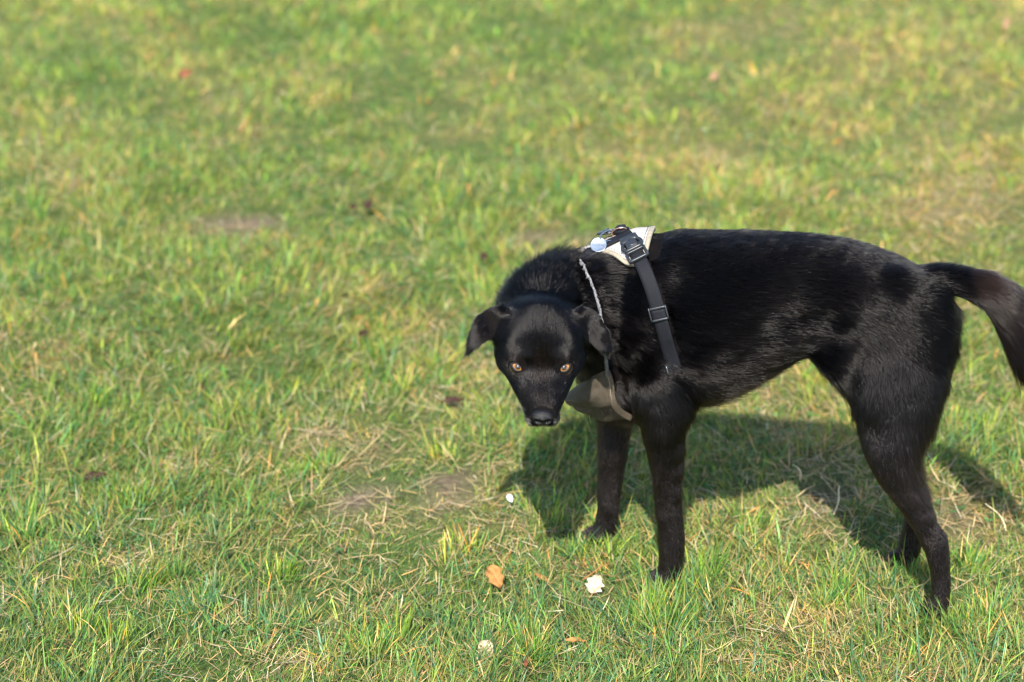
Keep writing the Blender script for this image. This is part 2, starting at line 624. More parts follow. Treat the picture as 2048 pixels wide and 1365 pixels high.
def resample(P, step):
    P = np.asarray(P, float)
    L = np.concatenate([[0], np.cumsum(np.linalg.norm(np.diff(P[:, :3], axis=0), axis=1))])
    n = max(int(L[-1] / step), 2)
    t = np.linspace(0, L[-1], n + 1)
    return np.stack([np.interp(t, L, P[:, k]) for k in range(P.shape[1])], 1)


def smooth_path(P, it=3, closed=False):
    P = np.asarray(P, float).copy()
    for _ in range(it):
        Q = P.copy()
        if closed: Q = (np.roll(P, 1, 0) + 2 * P + np.roll(P, -1, 0)) / 4
        else: Q[1:-1] = (P[:-2] + 2 * P[1:-1] + P[2:]) / 4
        P = Q
    return P


def ribbon(P, N, width, thick, rib=0.0, closed=False, wfun=None, wdir=None):
    """flat webbing along P with face normals N; rib lifts every other row"""
    v, f = [], []
    m = len(P)
    for i in range(m):
        if closed: t = unit(P[(i + 1) % m] - P[i - 1])
        else: t = unit(P[min(i + 1, m - 1)] - P[max(i - 1, 0)])
        n = unit(N[i] - t * (N[i] @ t))
        w = np.cross(t, n)
        if wdir is not None:
            w = unit(wdir[i] - t * (wdir[i] @ t)); n = unit(np.cross(w, t))
        hw = width / 2 * (wfun(i / (m - 1)) if wfun else 1)
        h = thick / 2 + (rib if i % 2 else 0)
        for a, b in ((-1, -.6), (-.93, 1), (-.5, 1.15), (0, 1.15), (.5, 1.15), (.93, 1), (1, -.6), (0, -1)):
            v.append(P[i] + w * hw * a + n * h * b)
    k = 8
    for i in range(m if closed else m - 1):
        j = (i + 1) % m
        for a in range(k):
            b = (a + 1) % k
            f.append((i * k + a, i * k + b, j * k + b, j * k + a))
    if not closed:
        f.append(tuple(range(k - 1, -1, -1))); f.append(tuple((m - 1) * k + a for a in range(k)))
    return v, f


def box_on(c, a, w, n, la, lw, ln, bev=.15, taper=1.0):
    """bevelled block: a = long axis, w = across, n = outward"""
    v, f = [], []
    for sz, k in ((-1, 1 - bev * .4), (-.6, 1), (.6, 1), (1, 1 - bev)):
        for (x, y) in ((-1, -1 + bev), (-1 + bev, -1), (1 - bev, -1), (1, -1 + bev), (1, 1 - bev), (1 - bev, 1), (-1 + bev, 1), (-1, 1 - bev)):
            tp = 1 + (taper - 1) * (x + 1) / 2
            v.append(c + a * la / 2 * x * k + w * lw / 2 * y * k * tp + n * ln / 2 * sz)
    for r in range(3):
        for i in range(8):
            j = (i + 1) % 8
            f.append((r * 8 + i, r * 8 + j, (r + 1) * 8 + j, (r + 1) * 8 + i))
    f.append(tuple(range(7, -1, -1))); f.append(tuple(24 + i for i in range(8)))
    return v, f


def merge(parts):
    v, f = [], []
    for a, b in parts:
        o = len(v)
        v += list(a); f += [tuple(i + o for i in q) for q in b]
    return v, f


M_web = noise_mat('black_webbing', (.003, .0034, .0055), (.007, .008, .012), spec=.18, scale=900, rough=.6, bump=.6, bscale=1500)
M_plast = noise_mat('dark_plastic', (.009, .011, .014), (.016, .019, .023), scale=250, rough=.38, bump=.12, bscale=1600)
M_pad = noise_mat('off_white_pad_cloth', (.27, .25, .23), (.36, .34, .32), scale=120, rough=.85, bump=.5, bscale=1300)
M_bind = noise_mat('beige_binding', (.19, .165, .12), (.28, .245, .185), scale=260, rough=.8, bump=.6, bscale=1500)
M_panel = noise_mat('taupe_cloth', (.029, .022, .013), (.045, .034, .021), scale=140, rough=.85, bump=.6, bscale=1400)
M_pbind = noise_mat('brown_binding', (.042, .031, .019), (.070, .053, .034), scale=400, rough=.8, bump=.7, bscale=1500)
M_fray = noise_mat('frayed_grey_edging', (.05, .05, .055), (.19, .19, .195), scale=420, rough=.85, bump=.9, bscale=900, detail=6)
M_thread = noise_mat('pale_thread', (.40, .36, .27), (.5, .46, .36), rough=.8)
M_steel = noise_mat('polished_steel', (.62, .64, .67), (.72, .74, .77), rough=.18, metal=1.0)
M_tag = noise_mat('brushed_tag_metal', (.20, .25, .32), (.27, .32, .39), scale=90, rough=.34, metal=.85, bump=.25, bscale=500)
M_copper = noise_mat('worn_copper_ring', (.45, .25, .17), (.62, .38, .27), rough=.28, metal=1.0)
M_stamp = noise_mat('stamped_dark', (.03, .035, .045), (.05, .055, .07), rough=.6)

HC_ = surfpx(1262, 500)[0]
harness = prop(empty('dog_harness', Vector(HC_)),
               'worn beige and black dog harness with buckle, round metal tag and brown chest panel', 'harness')

# --- girth strap: a closed loop in one plane
S1, S2, S3 = surfpx(1247, 474)[0], surfpx(1321, 630)[0], surfpx(1351, 742)[0]
gp = unit(np.cross(S2 - S1, S3 - S1))
gc = onp(1305, 640); gc = gc - gp * ((gc - S1) @ gp)
e1 = unit(LT - gp * (LT @ gp)); e2 = np.cross(gp, e1); e2 = e2 if e2[2] > 0 else -e2
gl, gn = [], []
for k in range(90):
    th = 2 * math.pi * k / 90
    q, n = surf_in(gc, math.cos(th) * e1 + math.sin(th) * e2)
    gl.append(q); gn.append(n)
gl = smooth_path(np.array(gl), 4, True); gn = unit(smooth_path(np.array(gn), 4, True))
lift = np.array([.0065 + .0045 * max(0, math.sin(2 * math.pi * k / 90)) ** 3 for k in range(90)])
vis_z = np.clip((gl[:, 2] - (S3[2] - .010)) / .055, -.25, 1)          # below the elbow the coat closes over it
gl = gl + gn * (lift * vis_z)[:, None]
X = np.concatenate([gl, gn], 1); X = resample(np.vstack([X, X[:1]]), .0012)[:-1]
if len(X) % 2: X = X[:-1]
v, f = ribbon(X[:, :3], X[:, 3:], .0195, .0016, rib=.0008, closed=True)
mesh_obj('girth_strap', v, f, M_web, harness)
NO_FUR_STRAPS = [(gl[vis_z > .62], .0105)]


def near_loop(px, py):
    pr = project(X[:, :3]); ok = X[:, 3:] @ unit(C0 - gc) > -.1
    d = np.hypot(pr[:, 0] - px, pr[:, 1] - py) + np.where(ok, 0, 1e5)
    i = int(np.argmin(d))
    a = unit(X[(i + 8) % len(X), :3] - X[i - 8, :3]); n = unit(X[i, 3:] - a * (X[i, 3:] @ a))
    if a[2] > 0: a = -a
    return X[i, :3], a, np.cross(a, n), n


# --- pad over the withers
ax0, ax1 = onp(1150, 590, .006), onp(1293, 560, .010)
S_, T_ = 34, 25
wk = ([0, .10, .25, .42, .58, .70, .80, .90, .96, 1.0], [.012, .0175, .021, .026, .036, .050, .066, .070, .062, .042])
top, nrm = np.zeros((S_, T_, 3)), np.zeros((S_, T_, 3))
for i in range(S_):
    s = i / (S_ - 1)
    c = ax0 + (ax1 - ax0) * s
    w = float(np.interp(s, *wk))
    for j in range(T_):
        ph = (j / (T_ - 1) * 2 - 1) * w / .078
        dr = unit(Z3 * math.cos(ph) + LT * math.sin(ph) + FW * (.35 - .45 * s))
        q, n = surf_in(c, dr, .22)
        top[i, j] = q; nrm[i, j] = n
for _ in range(4):
    top[1:-1] = (top[:-2] + 2 * top[1:-1] + top[2:]) / 4; top[:, 1:-1] = (top[:, :-2] + 2 * top[:, 1:-1] + top[:, 2:]) / 4
    nrm[1:-1] = (nrm[:-2] + 2 * nrm[1:-1] + nrm[2:]) / 4
nrm = unit(nrm)
pad_v, pad_f = [], []
for lay, up in enumerate((.0085, .0035)):
    for i in range(S_):
        for j in range(T_):
            puff = .0014 * math.sin(math.pi * j / (T_ - 1)) ** .5 if lay == 0 else 0
            pad_v.append(top[i, j] + nrm[i, j] * (up + puff + .0004 * math.sin(i * 1.7 + j)))
def pid(l, i, j): return l * S_ * T_ + i * T_ + j
for i in range(S_ - 1):
    for j in range(T_ - 1):
        pad_f.append((pid(0, i, j), pid(0, i, j + 1), pid(0, i + 1, j + 1), pid(0, i + 1, j)))
        pad_f.append((pid(1, i, j), pid(1, i + 1, j), pid(1, i + 1, j + 1), pid(1, i, j + 1)))
edge = [(i, 0) for i in range(S_)] + [(S_ - 1, j) for j in range(1, T_)] + [(i, T_ - 1) for i in range(S_ - 2, -1, -1)] + [(0, j) for j in range(T_ - 2, 0, -1)]
for (a, b), (c, d) in zip(edge, edge[1:] + edge[:1]):
    pad_f.append((pid(0, a, b), pid(0, c, d), pid(1, c, d), pid(1, a, b)))
pad = mesh_obj('back_pad', pad_v, pad_f, M_pad, harness)
ep = np.array([top[a, b] + nrm[a, b] * .0062 for a, b in edge]); en = np.array([nrm[a, b] for a, b in edge])
cen = ep.mean(0)
X2 = resample(np.concatenate([smooth_path(ep, 2, True), en], 1), .003)
inn = unit(np.cross(np.gradient(X2[:, :3], axis=0), X2[:, 3:]))
inn *= np.sign((inn * (cen - X2[:, :3])).sum(1))[:, None]
v, f = ribbon(X2[:, :3] + inn * .0024 + X2[:, 3:] * .0014, X2[:, 3:], .0066, .0050, closed=True)
bnd = mesh_obj('binding', v, f, M_bind, pad)
st = []
Y = resample(np.concatenate([X2[:, :3] + inn * .0078 + X2[:, 3:] * .0044, X2[:, 3:]], 1), .0024)
for i in range(0, len(Y) - 1, 2):
    st.append(ribbon(np.array([Y[i, :3], Y[i + 1, :3]]), Y[i:i + 2, 3:], .0007, .0007))
prop(mesh_obj('stitching', *merge(st), M_stamp, pad), kind='stuff')
NO_FUR_STRAPS.append((top[::3, ::3].reshape(-1, 3), .013))

BVH = BVHTree.FromPolygons([tuple(v) for v in np.vstack([SK_V, np.array(pad_v)])], [tuple(int(i) for i in q) for q in QUADS] + [tuple(i + len(SK_V) for i in q) for q in pad_f])
# --- top webbing running forward from the ring
tp_ = [surfpx(*p) for p in ((1146, 533), (1160, 522), (1178, 509), (1198, 496), (1222, 484), (1246, 474), (1262, 468))]
P_ = np.array([q + (unit(C0 - q) * .6 + n * .4) * .0030 for q, n in tp_]); N_ = unit(np.array([n for q, n in tp_]) + Z3 * .3)
X3 = resample(np.concatenate([smooth_path(P_, 1), N_], 1), .00135)
mesh_obj('top_webbing', *ribbon(X3[:, :3], X3[:, 3:], .0170, .0018, rib=.0003), M_web, harness)

# --- keeper loop, rings, tag
kc, kn = surfpx(1243, 461); kc = kc + unit(C0 - kc) * .007
ka = unit(onp(1262, 460) - onp(1225, 468)); ka = unit(ka - kn * (ka @ kn)); kw = np.cross(kn, ka)
mesh_obj('ring_keeper', *merge([box_on(kc, ka, kw, kn, .019, .020, .007, .3), box_on(kc + kn * .0042 - ka * .001, ka, kw, kn, .012, .022, .0045, .35)]), M_web, harness)
mesh_obj('ladder_lock', *merge([box_on(kc - kn * .001 - ka * .021, ka, kw, kn, .024, .017, .0035, .25), box_on(kc + kn * .002 - ka * .021, ka, kw, kn, .005, .020, .003, .25)]), M_plast, harness)
ka0 = unit(onp(1250, 462) - onp(1224, 470))


def torus(c, u, w, R_, r, a0=0, a1=2 * math.pi, n=40, sq=1.0):
    pts = [c + u * R_ * math.cos(a0 + (a1 - a0) * i / n) + w * R_ * sq * math.sin(a0 + (a1 - a0) * i / n) for i in range(n + 1)]
    return curve_tube(pts, r, r, 8)


def curve_tube(pts, r0, r1, n=5):
    pts = np.asarray(pts, float)
    v, f = [], []
    m = len(pts)
    for i, p in enumerate(pts):
        t = unit(pts[min(i + 1, m - 1)] - pts[max(i - 1, 0)])
        a = unit(np.cross(t, [.3, .5, .8])); b = np.cross(t, a)
        r = r0 + (r1 - r0) * i / (m - 1)
        for j in range(n):
            th = 2 * math.pi * j / n
            v.append(p + r * (math.cos(th) * a + math.sin(th) * b))
    for i in range(m - 1):
        for j in range(n):
            k = (j + 1) % n
            f.append((i * n + j, i * n + k, (i + 1) * n + k, (i + 1) * n + j))
    return v, f


view = unit(C0 - kc)
dc = C0 + ray(1238, 464) * (np.linalg.norm(kc - C0) - .006)
upv_ = unit(Z3 - view * (Z3 @ view) * .75)
mesh_obj('lead_ring', *torus(dc, ka0, unit(np.cross(view, ka0)) * .45 + view * .5, .0105, .0012), M_copper, harness)
tagc, tn0 = surfpx(1197, 490); tagc = tagc + unit(C0 - tagc) * .0175
tn = unit(view * .82 + Z3 * .62 + RT * -.1)
tx = unit(RT * .94 + Z3 * .30 - tn * ((RT * .94 + Z3 * .30) @ tn)); ty = np.cross(tn, tx)
sc_ = onp(1214, 470, .03); sc_ = dc + (np.array(onp(1211, 472, 0)) - dc) * 1.0
rc = (tagc + ty * .0085 + tx * .0045 + dc - ka0 * -.0) / 2
ru = unit(dc - (tagc + ty * .0085 + tx * .0045)); rw = unit(np.cross(ru, view) * .45 + view * .35)
rl = np.linalg.norm(dc - tagc - ty * .0085 - tx * .0045) / 2 + .0012
mesh_obj('split_ring', *merge([torus(rc + view * o_, ru, rw, rl, .00062, sq=.55) for o_ in (-.0007, .0007)]), M_steel, harness)
dv, df = [], []
RT_ = .0108
for z, r in ((-.0007, .97), (-.0005, 1), (.0005, 1), (.0008, .985), (.00065, .93), (.0006, 0.02)):
    for k in range(48):
        a = 2 * math.pi * k / 48
        dv.append(tagc + tx * RT_ * r * math.cos(a) + ty * RT_ * r * math.sin(a) + tn * z)
for q in range(5):
    for k in range(48):
        j = (k + 1) % 48
        df.append((q * 48 + k, q * 48 + j, (q + 1) * 48 + j, (q + 1) * 48 + k))
df.append(tuple(range(47, -1, -1)))
tag_o = mesh_obj('name_tag', dv, df, M_tag, harness)
# the hole for the ring
hv = [tagc + ty * .0085 + tx * .0045 + tn * .00095 + .0013 * (math.cos(t) * tx + math.sin(t) * ty) for t in np.linspace(0, 2 * math.pi, 16, endpoint=False)]
mesh_obj('ring_hole', hv, [tuple(range(16))], M_stamp, tag_o)


def letters(txt, c, ux, uy, un, size, mat, parent, name='lettering'):
    cu = bpy.data.curves.new(name, 'FONT'); cu.body = txt; cu.size = 1; cu.extrude = .02
    cu.align_x = 'CENTER'; cu.align_y = 'CENTER'; cu.space_character = 1.25
    o = bpy.data.objects.new(name, cu); col.objects.link(o)
    dg = bpy.context.evaluated_depsgraph_get()
    me = bpy.data.meshes.new_from_object(o.evaluated_get(dg))
    v = np.array([x.co[:] for x in me.vertices]); f = [tuple(p.vertices) for p in me.polygons]
    bpy.data.objects.remove(o)
    W = c + (v[:, :1] * ux + v[:, 1:2] * uy + v[:, 2:3] * un) * size
    return mesh_obj(name, W, f, mat, parent, smooth=False)


lx = unit(tx * .96 - ty * .40); ly = np.cross(tn, lx)
letters('NOZAI', tagc - ty * .0002 - tx * .0006 + tn * .00085, lx, ly, tn, .0046, M_stamp, tag_o)

# --- side release buckle and slider on the girth strap
bc, ba, bw, bn = near_loop(1258, 496)
bl_v = []
c1 = bc + bn * .0035
bparts = [box_on(c1 - ba * .0105, ba, bw, bn, .012, .0235, .0070, .25, 1.08),                       # head of the socket
          box_on(c1 + ba * .001, ba, bw, bn, .0165, .0165, .0072, .18),                              # waist between the prongs
          box_on(c1 - ba * .001 + bn * .0032, ba, bw, bn, .013, .0085, .0012, .3),                   # raised emblem panel
          box_on(c1 + ba * .0092, ba, bw, bn, .0045, .0265, .0068, .3)]
buckle = mesh_obj('buckle', *merge(bparts), M_plast, harness)
pr = []
for sx in (-1, 1):
    pts = [c1 + ba * t + bw * sx * (.0100 + .0034 * math.sin(math.pi * (t + .006) / .015)) for t in np.linspace(-.006, .009, 9)]
    pr.append(curve_tube(pts, .0026, .0028, 8))
mesh_obj('buckle_prongs', *merge(pr), M_plast, buckle)
c2 = c1 + ba * .0205 - bn * .0006
fr = [box_on(c2 + ba * .0085, ba, bw, bn, .0042, .029, .0052, .3), box_on(c2 - ba * .0072, ba, bw, bn, .0030, .0285, .0052, .3),
      box_on(c2 + bw * .0128, ba, bw, bn, .0185, .0032, .0050, .3), box_on(c2 - bw * .0128, ba, bw, bn, .0185, .0032, .0050, .3)]
mesh_obj('buckle_frame', *merge(fr), M_plast, buckle)
sc2, sa, sw, sn = near_loop(1320, 626)
sc2 = sc2 + sn * .0028
mesh_obj('strap_slider', *merge([box_on(sc2 - sa * .0072, sa, sw, sn, .0038, .0245, .0042, .3), box_on(sc2 + sa * .0088, sa, sw, sn, .0034, .0235, .0042, .3),
                                 box_on(sc2 + sw * .0113, sa, sw, sn, .019, .0022, .0040, .3), box_on(sc2 - sw * .0113, sa, sw, sn, .019, .0022, .0040, .3)]), M_plast, harness)
q_ = [near_loop(1315 + k * 2.2, 620 + k * 5) for k in range(5)]
mesh_obj('strap_overlap', *ribbon(np.array([a + n * .0022 for a, _, _, n in q_]), np.array([n for *_, n in q_]), .0195, .0016), M_web, harness)
ec, ea, ew, en_ = near_loop(1351, 733)
mesh_obj('strap_end', *box_on(ec + ew * .0095 + en_ * .005, ea, ew, en_, .011, .0016, .0022, .4), M_tag, harness)

# --- frayed edging down the front of the shoulder
fp = [surfpx(*p) for p in ((1160, 523), (1168, 537), (1180, 558), (1190, 582), (1198, 610), (1203, 640), (1207, 672), (1210, 702), (1213, 735), (1215, 752))]
P_ = smooth_path(np.array([q + unit(C0 - q) * l_ for (q, n), l_ in zip(fp, (.010, .010, .010, .010, .010, .004, -.012, -.016, .004, .010))]), 1)
X4 = resample(P_, .0016)
fz = rng.random(len(X4))
X4 = X4 + RT * (smooth_path(rng.normal(0, 1, (len(X4), 1)), 2) * .0011)
wd4 = np.repeat(unit(RT * .92 + LT * .1)[None], len(X4), 0)
v, f = ribbon(X4, np.repeat(unit(C0 - X4[0])[None], len(X4), 0),   .0040, .009, wfun=lambda t: .75 + .45 * fz[int(t * (len(fz) - 1))] ** 3, wdir=wd4)
neck_edge = mesh_obj('neck_strap', v, f, M_fray, harness)
tf = []
for i in rng.choice(len(X4), 26, replace=False):
    o_ = RT * rng.uniform(.002, .004) * rng.choice([-.6, 1]) + Z3 * rng.uniform(-.003, .003)
    tf.append(curve_tube([X4[i] + LT * .004, X4[i] + LT * .006 + o_ * .6, X4[i] + LT * .006 + o_], .0006, .0003, 4))
prop(mesh_obj('frayed_threads', *merge(tf), M_fray, neck_edge), kind='stuff')
NO_FUR_STRAPS.append((np.array([q for q, n in fp]), .006))

# --- chest panel
rowsP = [  # (px, py, off) from the near edge round the front to the far edge
    [(1213, 742, .074), (1200, 748, .076), (1184, 756, .060), (1168, 766, .000), (1172, 762, -.030), (1190, 752, -.055)],
    [(1221, 765, .076), (1196, 770, .080), (1166, 776, .062), (1143, 783, .000), (1152, 778, -.034), (1180, 768, -.058)],
    [(1223, 788, .077), (1194, 793, .080), (1156, 796, .060), (1131, 797, .000), (1142, 792, -.034), (1178, 784, -.058)],
    [(1229, 810, .074), (1200, 816, .072), (1163, 813, .050), (1137, 808, .004), (1150, 804, -.030), (1185, 800, -.052)],
    [(1243, 826, .062), (1212, 833, .048), (1180, 829, .026), (1156, 820, .004), (1168, 818, -.022), (1200, 814, -.042)],
    [(1262, 835, .052), (1232, 838, .036), (1200, 836, .018), (1182, 830, .002), (1195, 828, -.016), (1222, 826, -.032)]]
G = np.array([[onp(*p) for p in r_] for r_ in rowsP])


def up_grid(G, k):
    for axis in (0, 1):
        n = G.shape[axis]
        t = np.linspace(0, n - 1, (n - 1) * k + 1)
        i = np.clip(np.floor(t).astype(int), 0, n - 2); u = (t - i)
        g = lambda j: np.take(G, np.clip(j, 0, n - 1), axis)
        sh = [1, 1, 1]; sh[axis] = len(t); u = u.reshape(sh)
        p0, p1, p2, p3 = g(i - 1), g(i), g(i + 1), g(i + 2)
        G = .5 * (2 * p1 + (p2 - p0) * u + (2 * p0 - 5 * p1 + 4 * p2 - p3) * u ** 2 + (3 * p1 - p0 - 3 * p2 + p3) * u ** 3)
    return G


G = up_grid(G, 7)
a_, b_ = G.shape[:2]
gu = np.gradient(G, axis=0); gv = np.gradient(G, axis=1)
gn_ = unit(np.cross(gu, gv)); gn_ *= np.sign((gn_ * unit(C0 - G)).sum(-1).mean())
ii, jj = np.meshgrid(np.linspace(0, 1, a_), np.linspace(0, 1, b_), indexing='ij')
wr = 1.6 * (.0022 * np.sin(ii * 15 + jj * 5) * np.exp(-((jj - .22) / .16) ** 2) * ii + .0016 * np.sin(ii * 26 - jj * 13 + 1) * np.exp(-((jj - .32) / .2) ** 2) * ii
      - .0030 * np.exp(-((ii - .62 - .12 * jj) / .035) ** 2) * np.clip(jj * 4, 0, 1) * np.clip(1.6 - jj * 2, 0, 1))
G = G + gn_ * wr[..., None]
cv = G.reshape(-1, 3)
cf = [(i * b_ + j, i * b_ + j + 1, (i + 1) * b_ + j + 1, (i + 1) * b_ + j) for i in range(a_ - 1) for j in range(b_ - 1)]
cp = mesh_obj('chest_panel', cv, cf, M_panel, harness)
sm = cp.modifiers.new('thickness', 'SOLIDIFY'); sm.thickness = .0028; sm.offset = 0
ed = smooth_path(G[:, 0], 2)
X5 = resample(ed, .0022)
mesh_obj('panel_binding', *ribbon(X5, np.repeat(unit(C0 - X5[0] + LT * .3)[None], len(X5), 0), .0095, .0055), M_pbind, cp)
te = resample(G[0], .003)
mesh_obj('panel_top_edge', *ribbon(te, np.repeat(unit(C0 - te[0])[None], len(te), 0), .0028, .0034), M_pbind, cp)
st = []
Y = resample(X5 + unit(C0 - X5[0]) * .0034 - RT * .0012, .0011)
for i in range(0, len(Y) - 1, 2): st.append(curve_tube(Y[i:i + 2], .00032, .00032, 4))
prop(mesh_obj('panel_stitching', *merge(st), M_thread, cp), kind='stuff')

NO_FUR_STRAPS.append((G[::5, ::6].reshape(-1, 3), .016))


# ------------------------------------------------------------ eyes
def eye_mat():
    m, nt, b = new_mat('amber_eye')
    tc = nnode(nt, 'ShaderNodeTexCoord')
    sp = nnode(nt, 'ShaderNodeSeparateXYZ')
    nt.links.new(tc.outputs['Object'], sp.inputs[0])
    cm = nnode(nt, 'ShaderNodeCombineXYZ')
    nt.links.new(sp.outputs[0], cm.inputs[0]); nt.links.new(sp.outputs[1], cm.inputs[1])
    ln = nnode(nt, 'ShaderNodeVectorMath', operation='LENGTH')
    nt.links.new(cm.outputs[0], ln.inputs[0])
    nz = nnode(nt, 'ShaderNodeTexNoise'); nz.inputs['Scale'].default_value = 900; nz.inputs['Detail'].default_value = 4
    nt.links.new(tc.outputs['Object'], nz.inputs['Vector'])
    mr = nnode(nt, 'ShaderNodeMath', operation='MULTIPLY_ADD'); mr.inputs[1].default_value = .14; mr.inputs[2].default_value = -.07
    nt.links.new(nz.outputs['Fac'], mr.inputs[0])
    dv = nnode(nt, 'ShaderNodeMath', operation='DIVIDE'); dv.inputs[1].default_value = EYE_R
    nt.links.new(ln.outputs['Value'], dv.inputs[0])
    ad = nnode(nt, 'ShaderNodeMath', operation='ADD')
    nt.links.new(dv.outputs[0], ad.inputs[0]); nt.links.new(mr.outputs[0], ad.inputs[1])
    cr = nnode(nt, 'ShaderNodeValToRGB')
    e = cr.color_ramp.elements
    e[0].position = 0.0; e[0].color = (.003, .003, .003, 1)
    e[1].position = 1.0; e[1].color = (.05, .035, .03, 1)
    for p, c in ((.22, (.003, .003, .003)), (.29, (.05, .018, .003)), (.38, (.17, .072, .011)), (.50, (.27, .125, .020)), (.60, (.22, .090, .013)),
                 (.68, (.02, .008, .004)), (.74, (.010, .007, .006)), (.85, (.03, .02, .018))):
        q = e.new(p); q.color = (*c, 1)
    nt.links.new(ad.outputs[0], cr.inputs['Fac'])
    nt.links.new(cr.outputs['Color'], b.inputs['Base Color'])
    b.inputs['Roughness'].default_value = .25
    b.inputs['Coat Weight'].default_value = 0.6
    b.inputs['Coat Roughness'].default_value = .03
    return m


M_eye = eye_mat()
GAZE = []
for k, (sx, e) in enumerate(zip((-1, 1), EYES)):
    g = unit(C0 - e + np.array([0, 0, .12]))            # looks at the viewer
    GAZE.append(g)
    ax = unit(hX - g * (hX @ g)); ay = np.cross(g, ax)
    MX = Matrix(((ax[0], ay[0], g[0]), (ax[1], ay[1], g[1]), (ax[2], ay[2], g[2])))
    v, f = blob((0, 0, 0), np.eye(3), (EYE_R, EYE_R, EYE_R), n=32)
    # the cornea bulges a little
    rr = np.hypot(v[:, 0], v[:, 1]) / EYE_R
    v[:, 2] += np.where(v[:, 2] > 0, .0011 * np.exp(-(rr / .5) ** 2), 0)
    o = mesh_obj('eye', v, f, M_eye)
    o.parent = dog
    o.matrix_local = Matrix.Translation(Vector(e - wpos(dog))) @ MX.to_4x4()
    # lids: a shell with an almond opening that droops towards the inner corner
    tilt = sx * R(24)
    ta_, n_ = [], 56
    ring_defs = [(0.0, 1.003), (0.0, 1.045), (.05, 1.085), (.13, 1.095), (.26, 1.08), (.45, 1.04), (.75, .97)]
    vv, ff_ = [], []
    for q, (dt, rad) in enumerate(ring_defs):
        for j in range(n_):
            ph = 2 * math.pi * j / n_
            cx, cy = math.cos(ph), math.sin(ph)
            a, b_ = .0078, (.0020 if cy > 0 else .0044)
            # pointed almond
            rho = 1.0 / ((abs(cx) / a) ** 1.5 + (abs(cy) / b_) ** 1.5) ** (1 / 1.5)
            th = math.asin(min(rho / EYE_R, .98)) + dt
            p2 = ph + tilt
            vv.append(e + EYE_R * rad * (math.sin(th) * (math.cos(p2) * ax + math.sin(p2) * ay) + math.cos(th) * g) + ay * .0003)
    for q in range(len(ring_defs) - 1):
        for j in range(n_):
            j2 = (j + 1) % n_
            ff_.append((q * n_ + j, (q + 1) * n_ + j, (q + 1) * n_ + j2, q * n_ + j2))
    mesh_obj('eyelid', vv, ff_, M_lid, dog)

# ------------------------------------------------------------ nose
def build_nose():
    v, f = blob((0, 0, 0), np.eye(3), (1, 1, 1), n=64)
    v = np.sign(v) * np.abs(v) ** np.array([.88, .95, .80])
    w = v * np.array([.0140, .0105, .0112])              # x, s(back), u
    w[:, 0] *= 1 - .20 * np.clip(-v[:, 2], 0, 1)
    w[:, 1] += -.0012 * np.exp(-(v[:, 2] - .35) ** 2 / .15)
    fr = (w[:, 1] < .002)
    for sx in (-1, 1):                                   # nostrils, with the comma slit to the side
        d = np.hypot((w[:, 0] - sx * .0062) / 1.2, w[:, 2] - .0006)
        w[:, 1] += np.where(fr, .0085 * np.exp(-(d / .0031) ** 3), 0)
        d2 = np.hypot((w[:, 0] - sx * .0108) / 2.0, w[:, 2] + .0012)
        w[:, 1] += np.where(fr, .0030 * np.exp(-(d2 / .0014) ** 2), 0)
        d3 = np.hypot(w[:, 0] - sx * .0095, w[:, 2] - .0005)
        w[:, 1] -= np.where(fr, .0010 * np.exp(-(d3 / .003) ** 2), 0)
    w[:, 1] += np.where(fr & (w[:, 2] < .001), .0012 * np.exp(-(w[:, 0] / .0007) ** 2), 0)   # philtrum
    P = NOSE + (w + np.array([0, .0070, -.0038])) @ HM
    return mesh_obj('nose', P, f, M_nose, dog)


nose = build_nose()

# ------------------------------------------------------------ fur
_K = rng.normal(size=(24, 3)); _PH = rng.uniform(0, 6.28, 24)


def snoise(P, scale, seed=0):
    """cheap smooth noise, about -1..1, feature size = scale metres"""
    out = np.zeros(len(P))
    for i in range(5):
        k = _K[(i + seed * 5) % 24] * (1.9 / scale) * (1 + .35 * i)
        out += np.sin(P @ k + _PH[(i * 3 + seed) % 24]) / (1 + .3 * i)
    return out / 2.2


FL0 = np.array([q[0] for q in FLOW]); FL1 = np.array([q[1] for q in FLOW]); FLD = np.array([q[2] for q in FLOW])
FLR = np.array([q[3] for q in FLOW]); FLG = np.array([q[4] for q in FLOW])


def lie(P):
    """direction of the coat and body region at each point"""
    D = np.zeros_like(P); best = np.full(len(P), 1e9); reg = np.zeros(len(P), int)
    for a, b, d, r, g in zip(FL0, FL1, FLD, FLR, FLG):
        ab = b - a
        t = np.clip(((P - a) @ ab) / (ab @ ab), 0, 1)
        ds = np.linalg.norm(P - (a + t[:, None] * ab), axis=1)
        w = 1 / (ds ** 2 + 5e-4) ** 2.0
        D += w[:, None] * d
        m = ds - r < best
        best[m] = (ds - r)[m]; reg[m] = g
    return unit(D), reg


FC_ = SK_V[QUADS].mean(1)
FN_ = unit(SK_N[QUADS].mean(1))
FA_ = np.linalg.norm(np.cross(SK_V[QUADS[:, 2]] - SK_V[QUADS[:, 0]], SK_V[QUADS[:, 3]] - SK_V[QUADS[:, 1]]), axis=1) / 2
_, FREG = lie(FC_)


def bump_at(P, spots):
    """spots: (px,py,off,radius,amount)"""
    o = np.zeros(len(P))
    for px, py, off, r, a in spots:
        c = onp(px, py, off)
        o += a * np.exp(-(np.linalg.norm(P - c, axis=1) / r) ** 2)
    return o


NO_FUR = NO_FUR_STRAPS       # (points Nx3, radius): webbing that flattens the coat


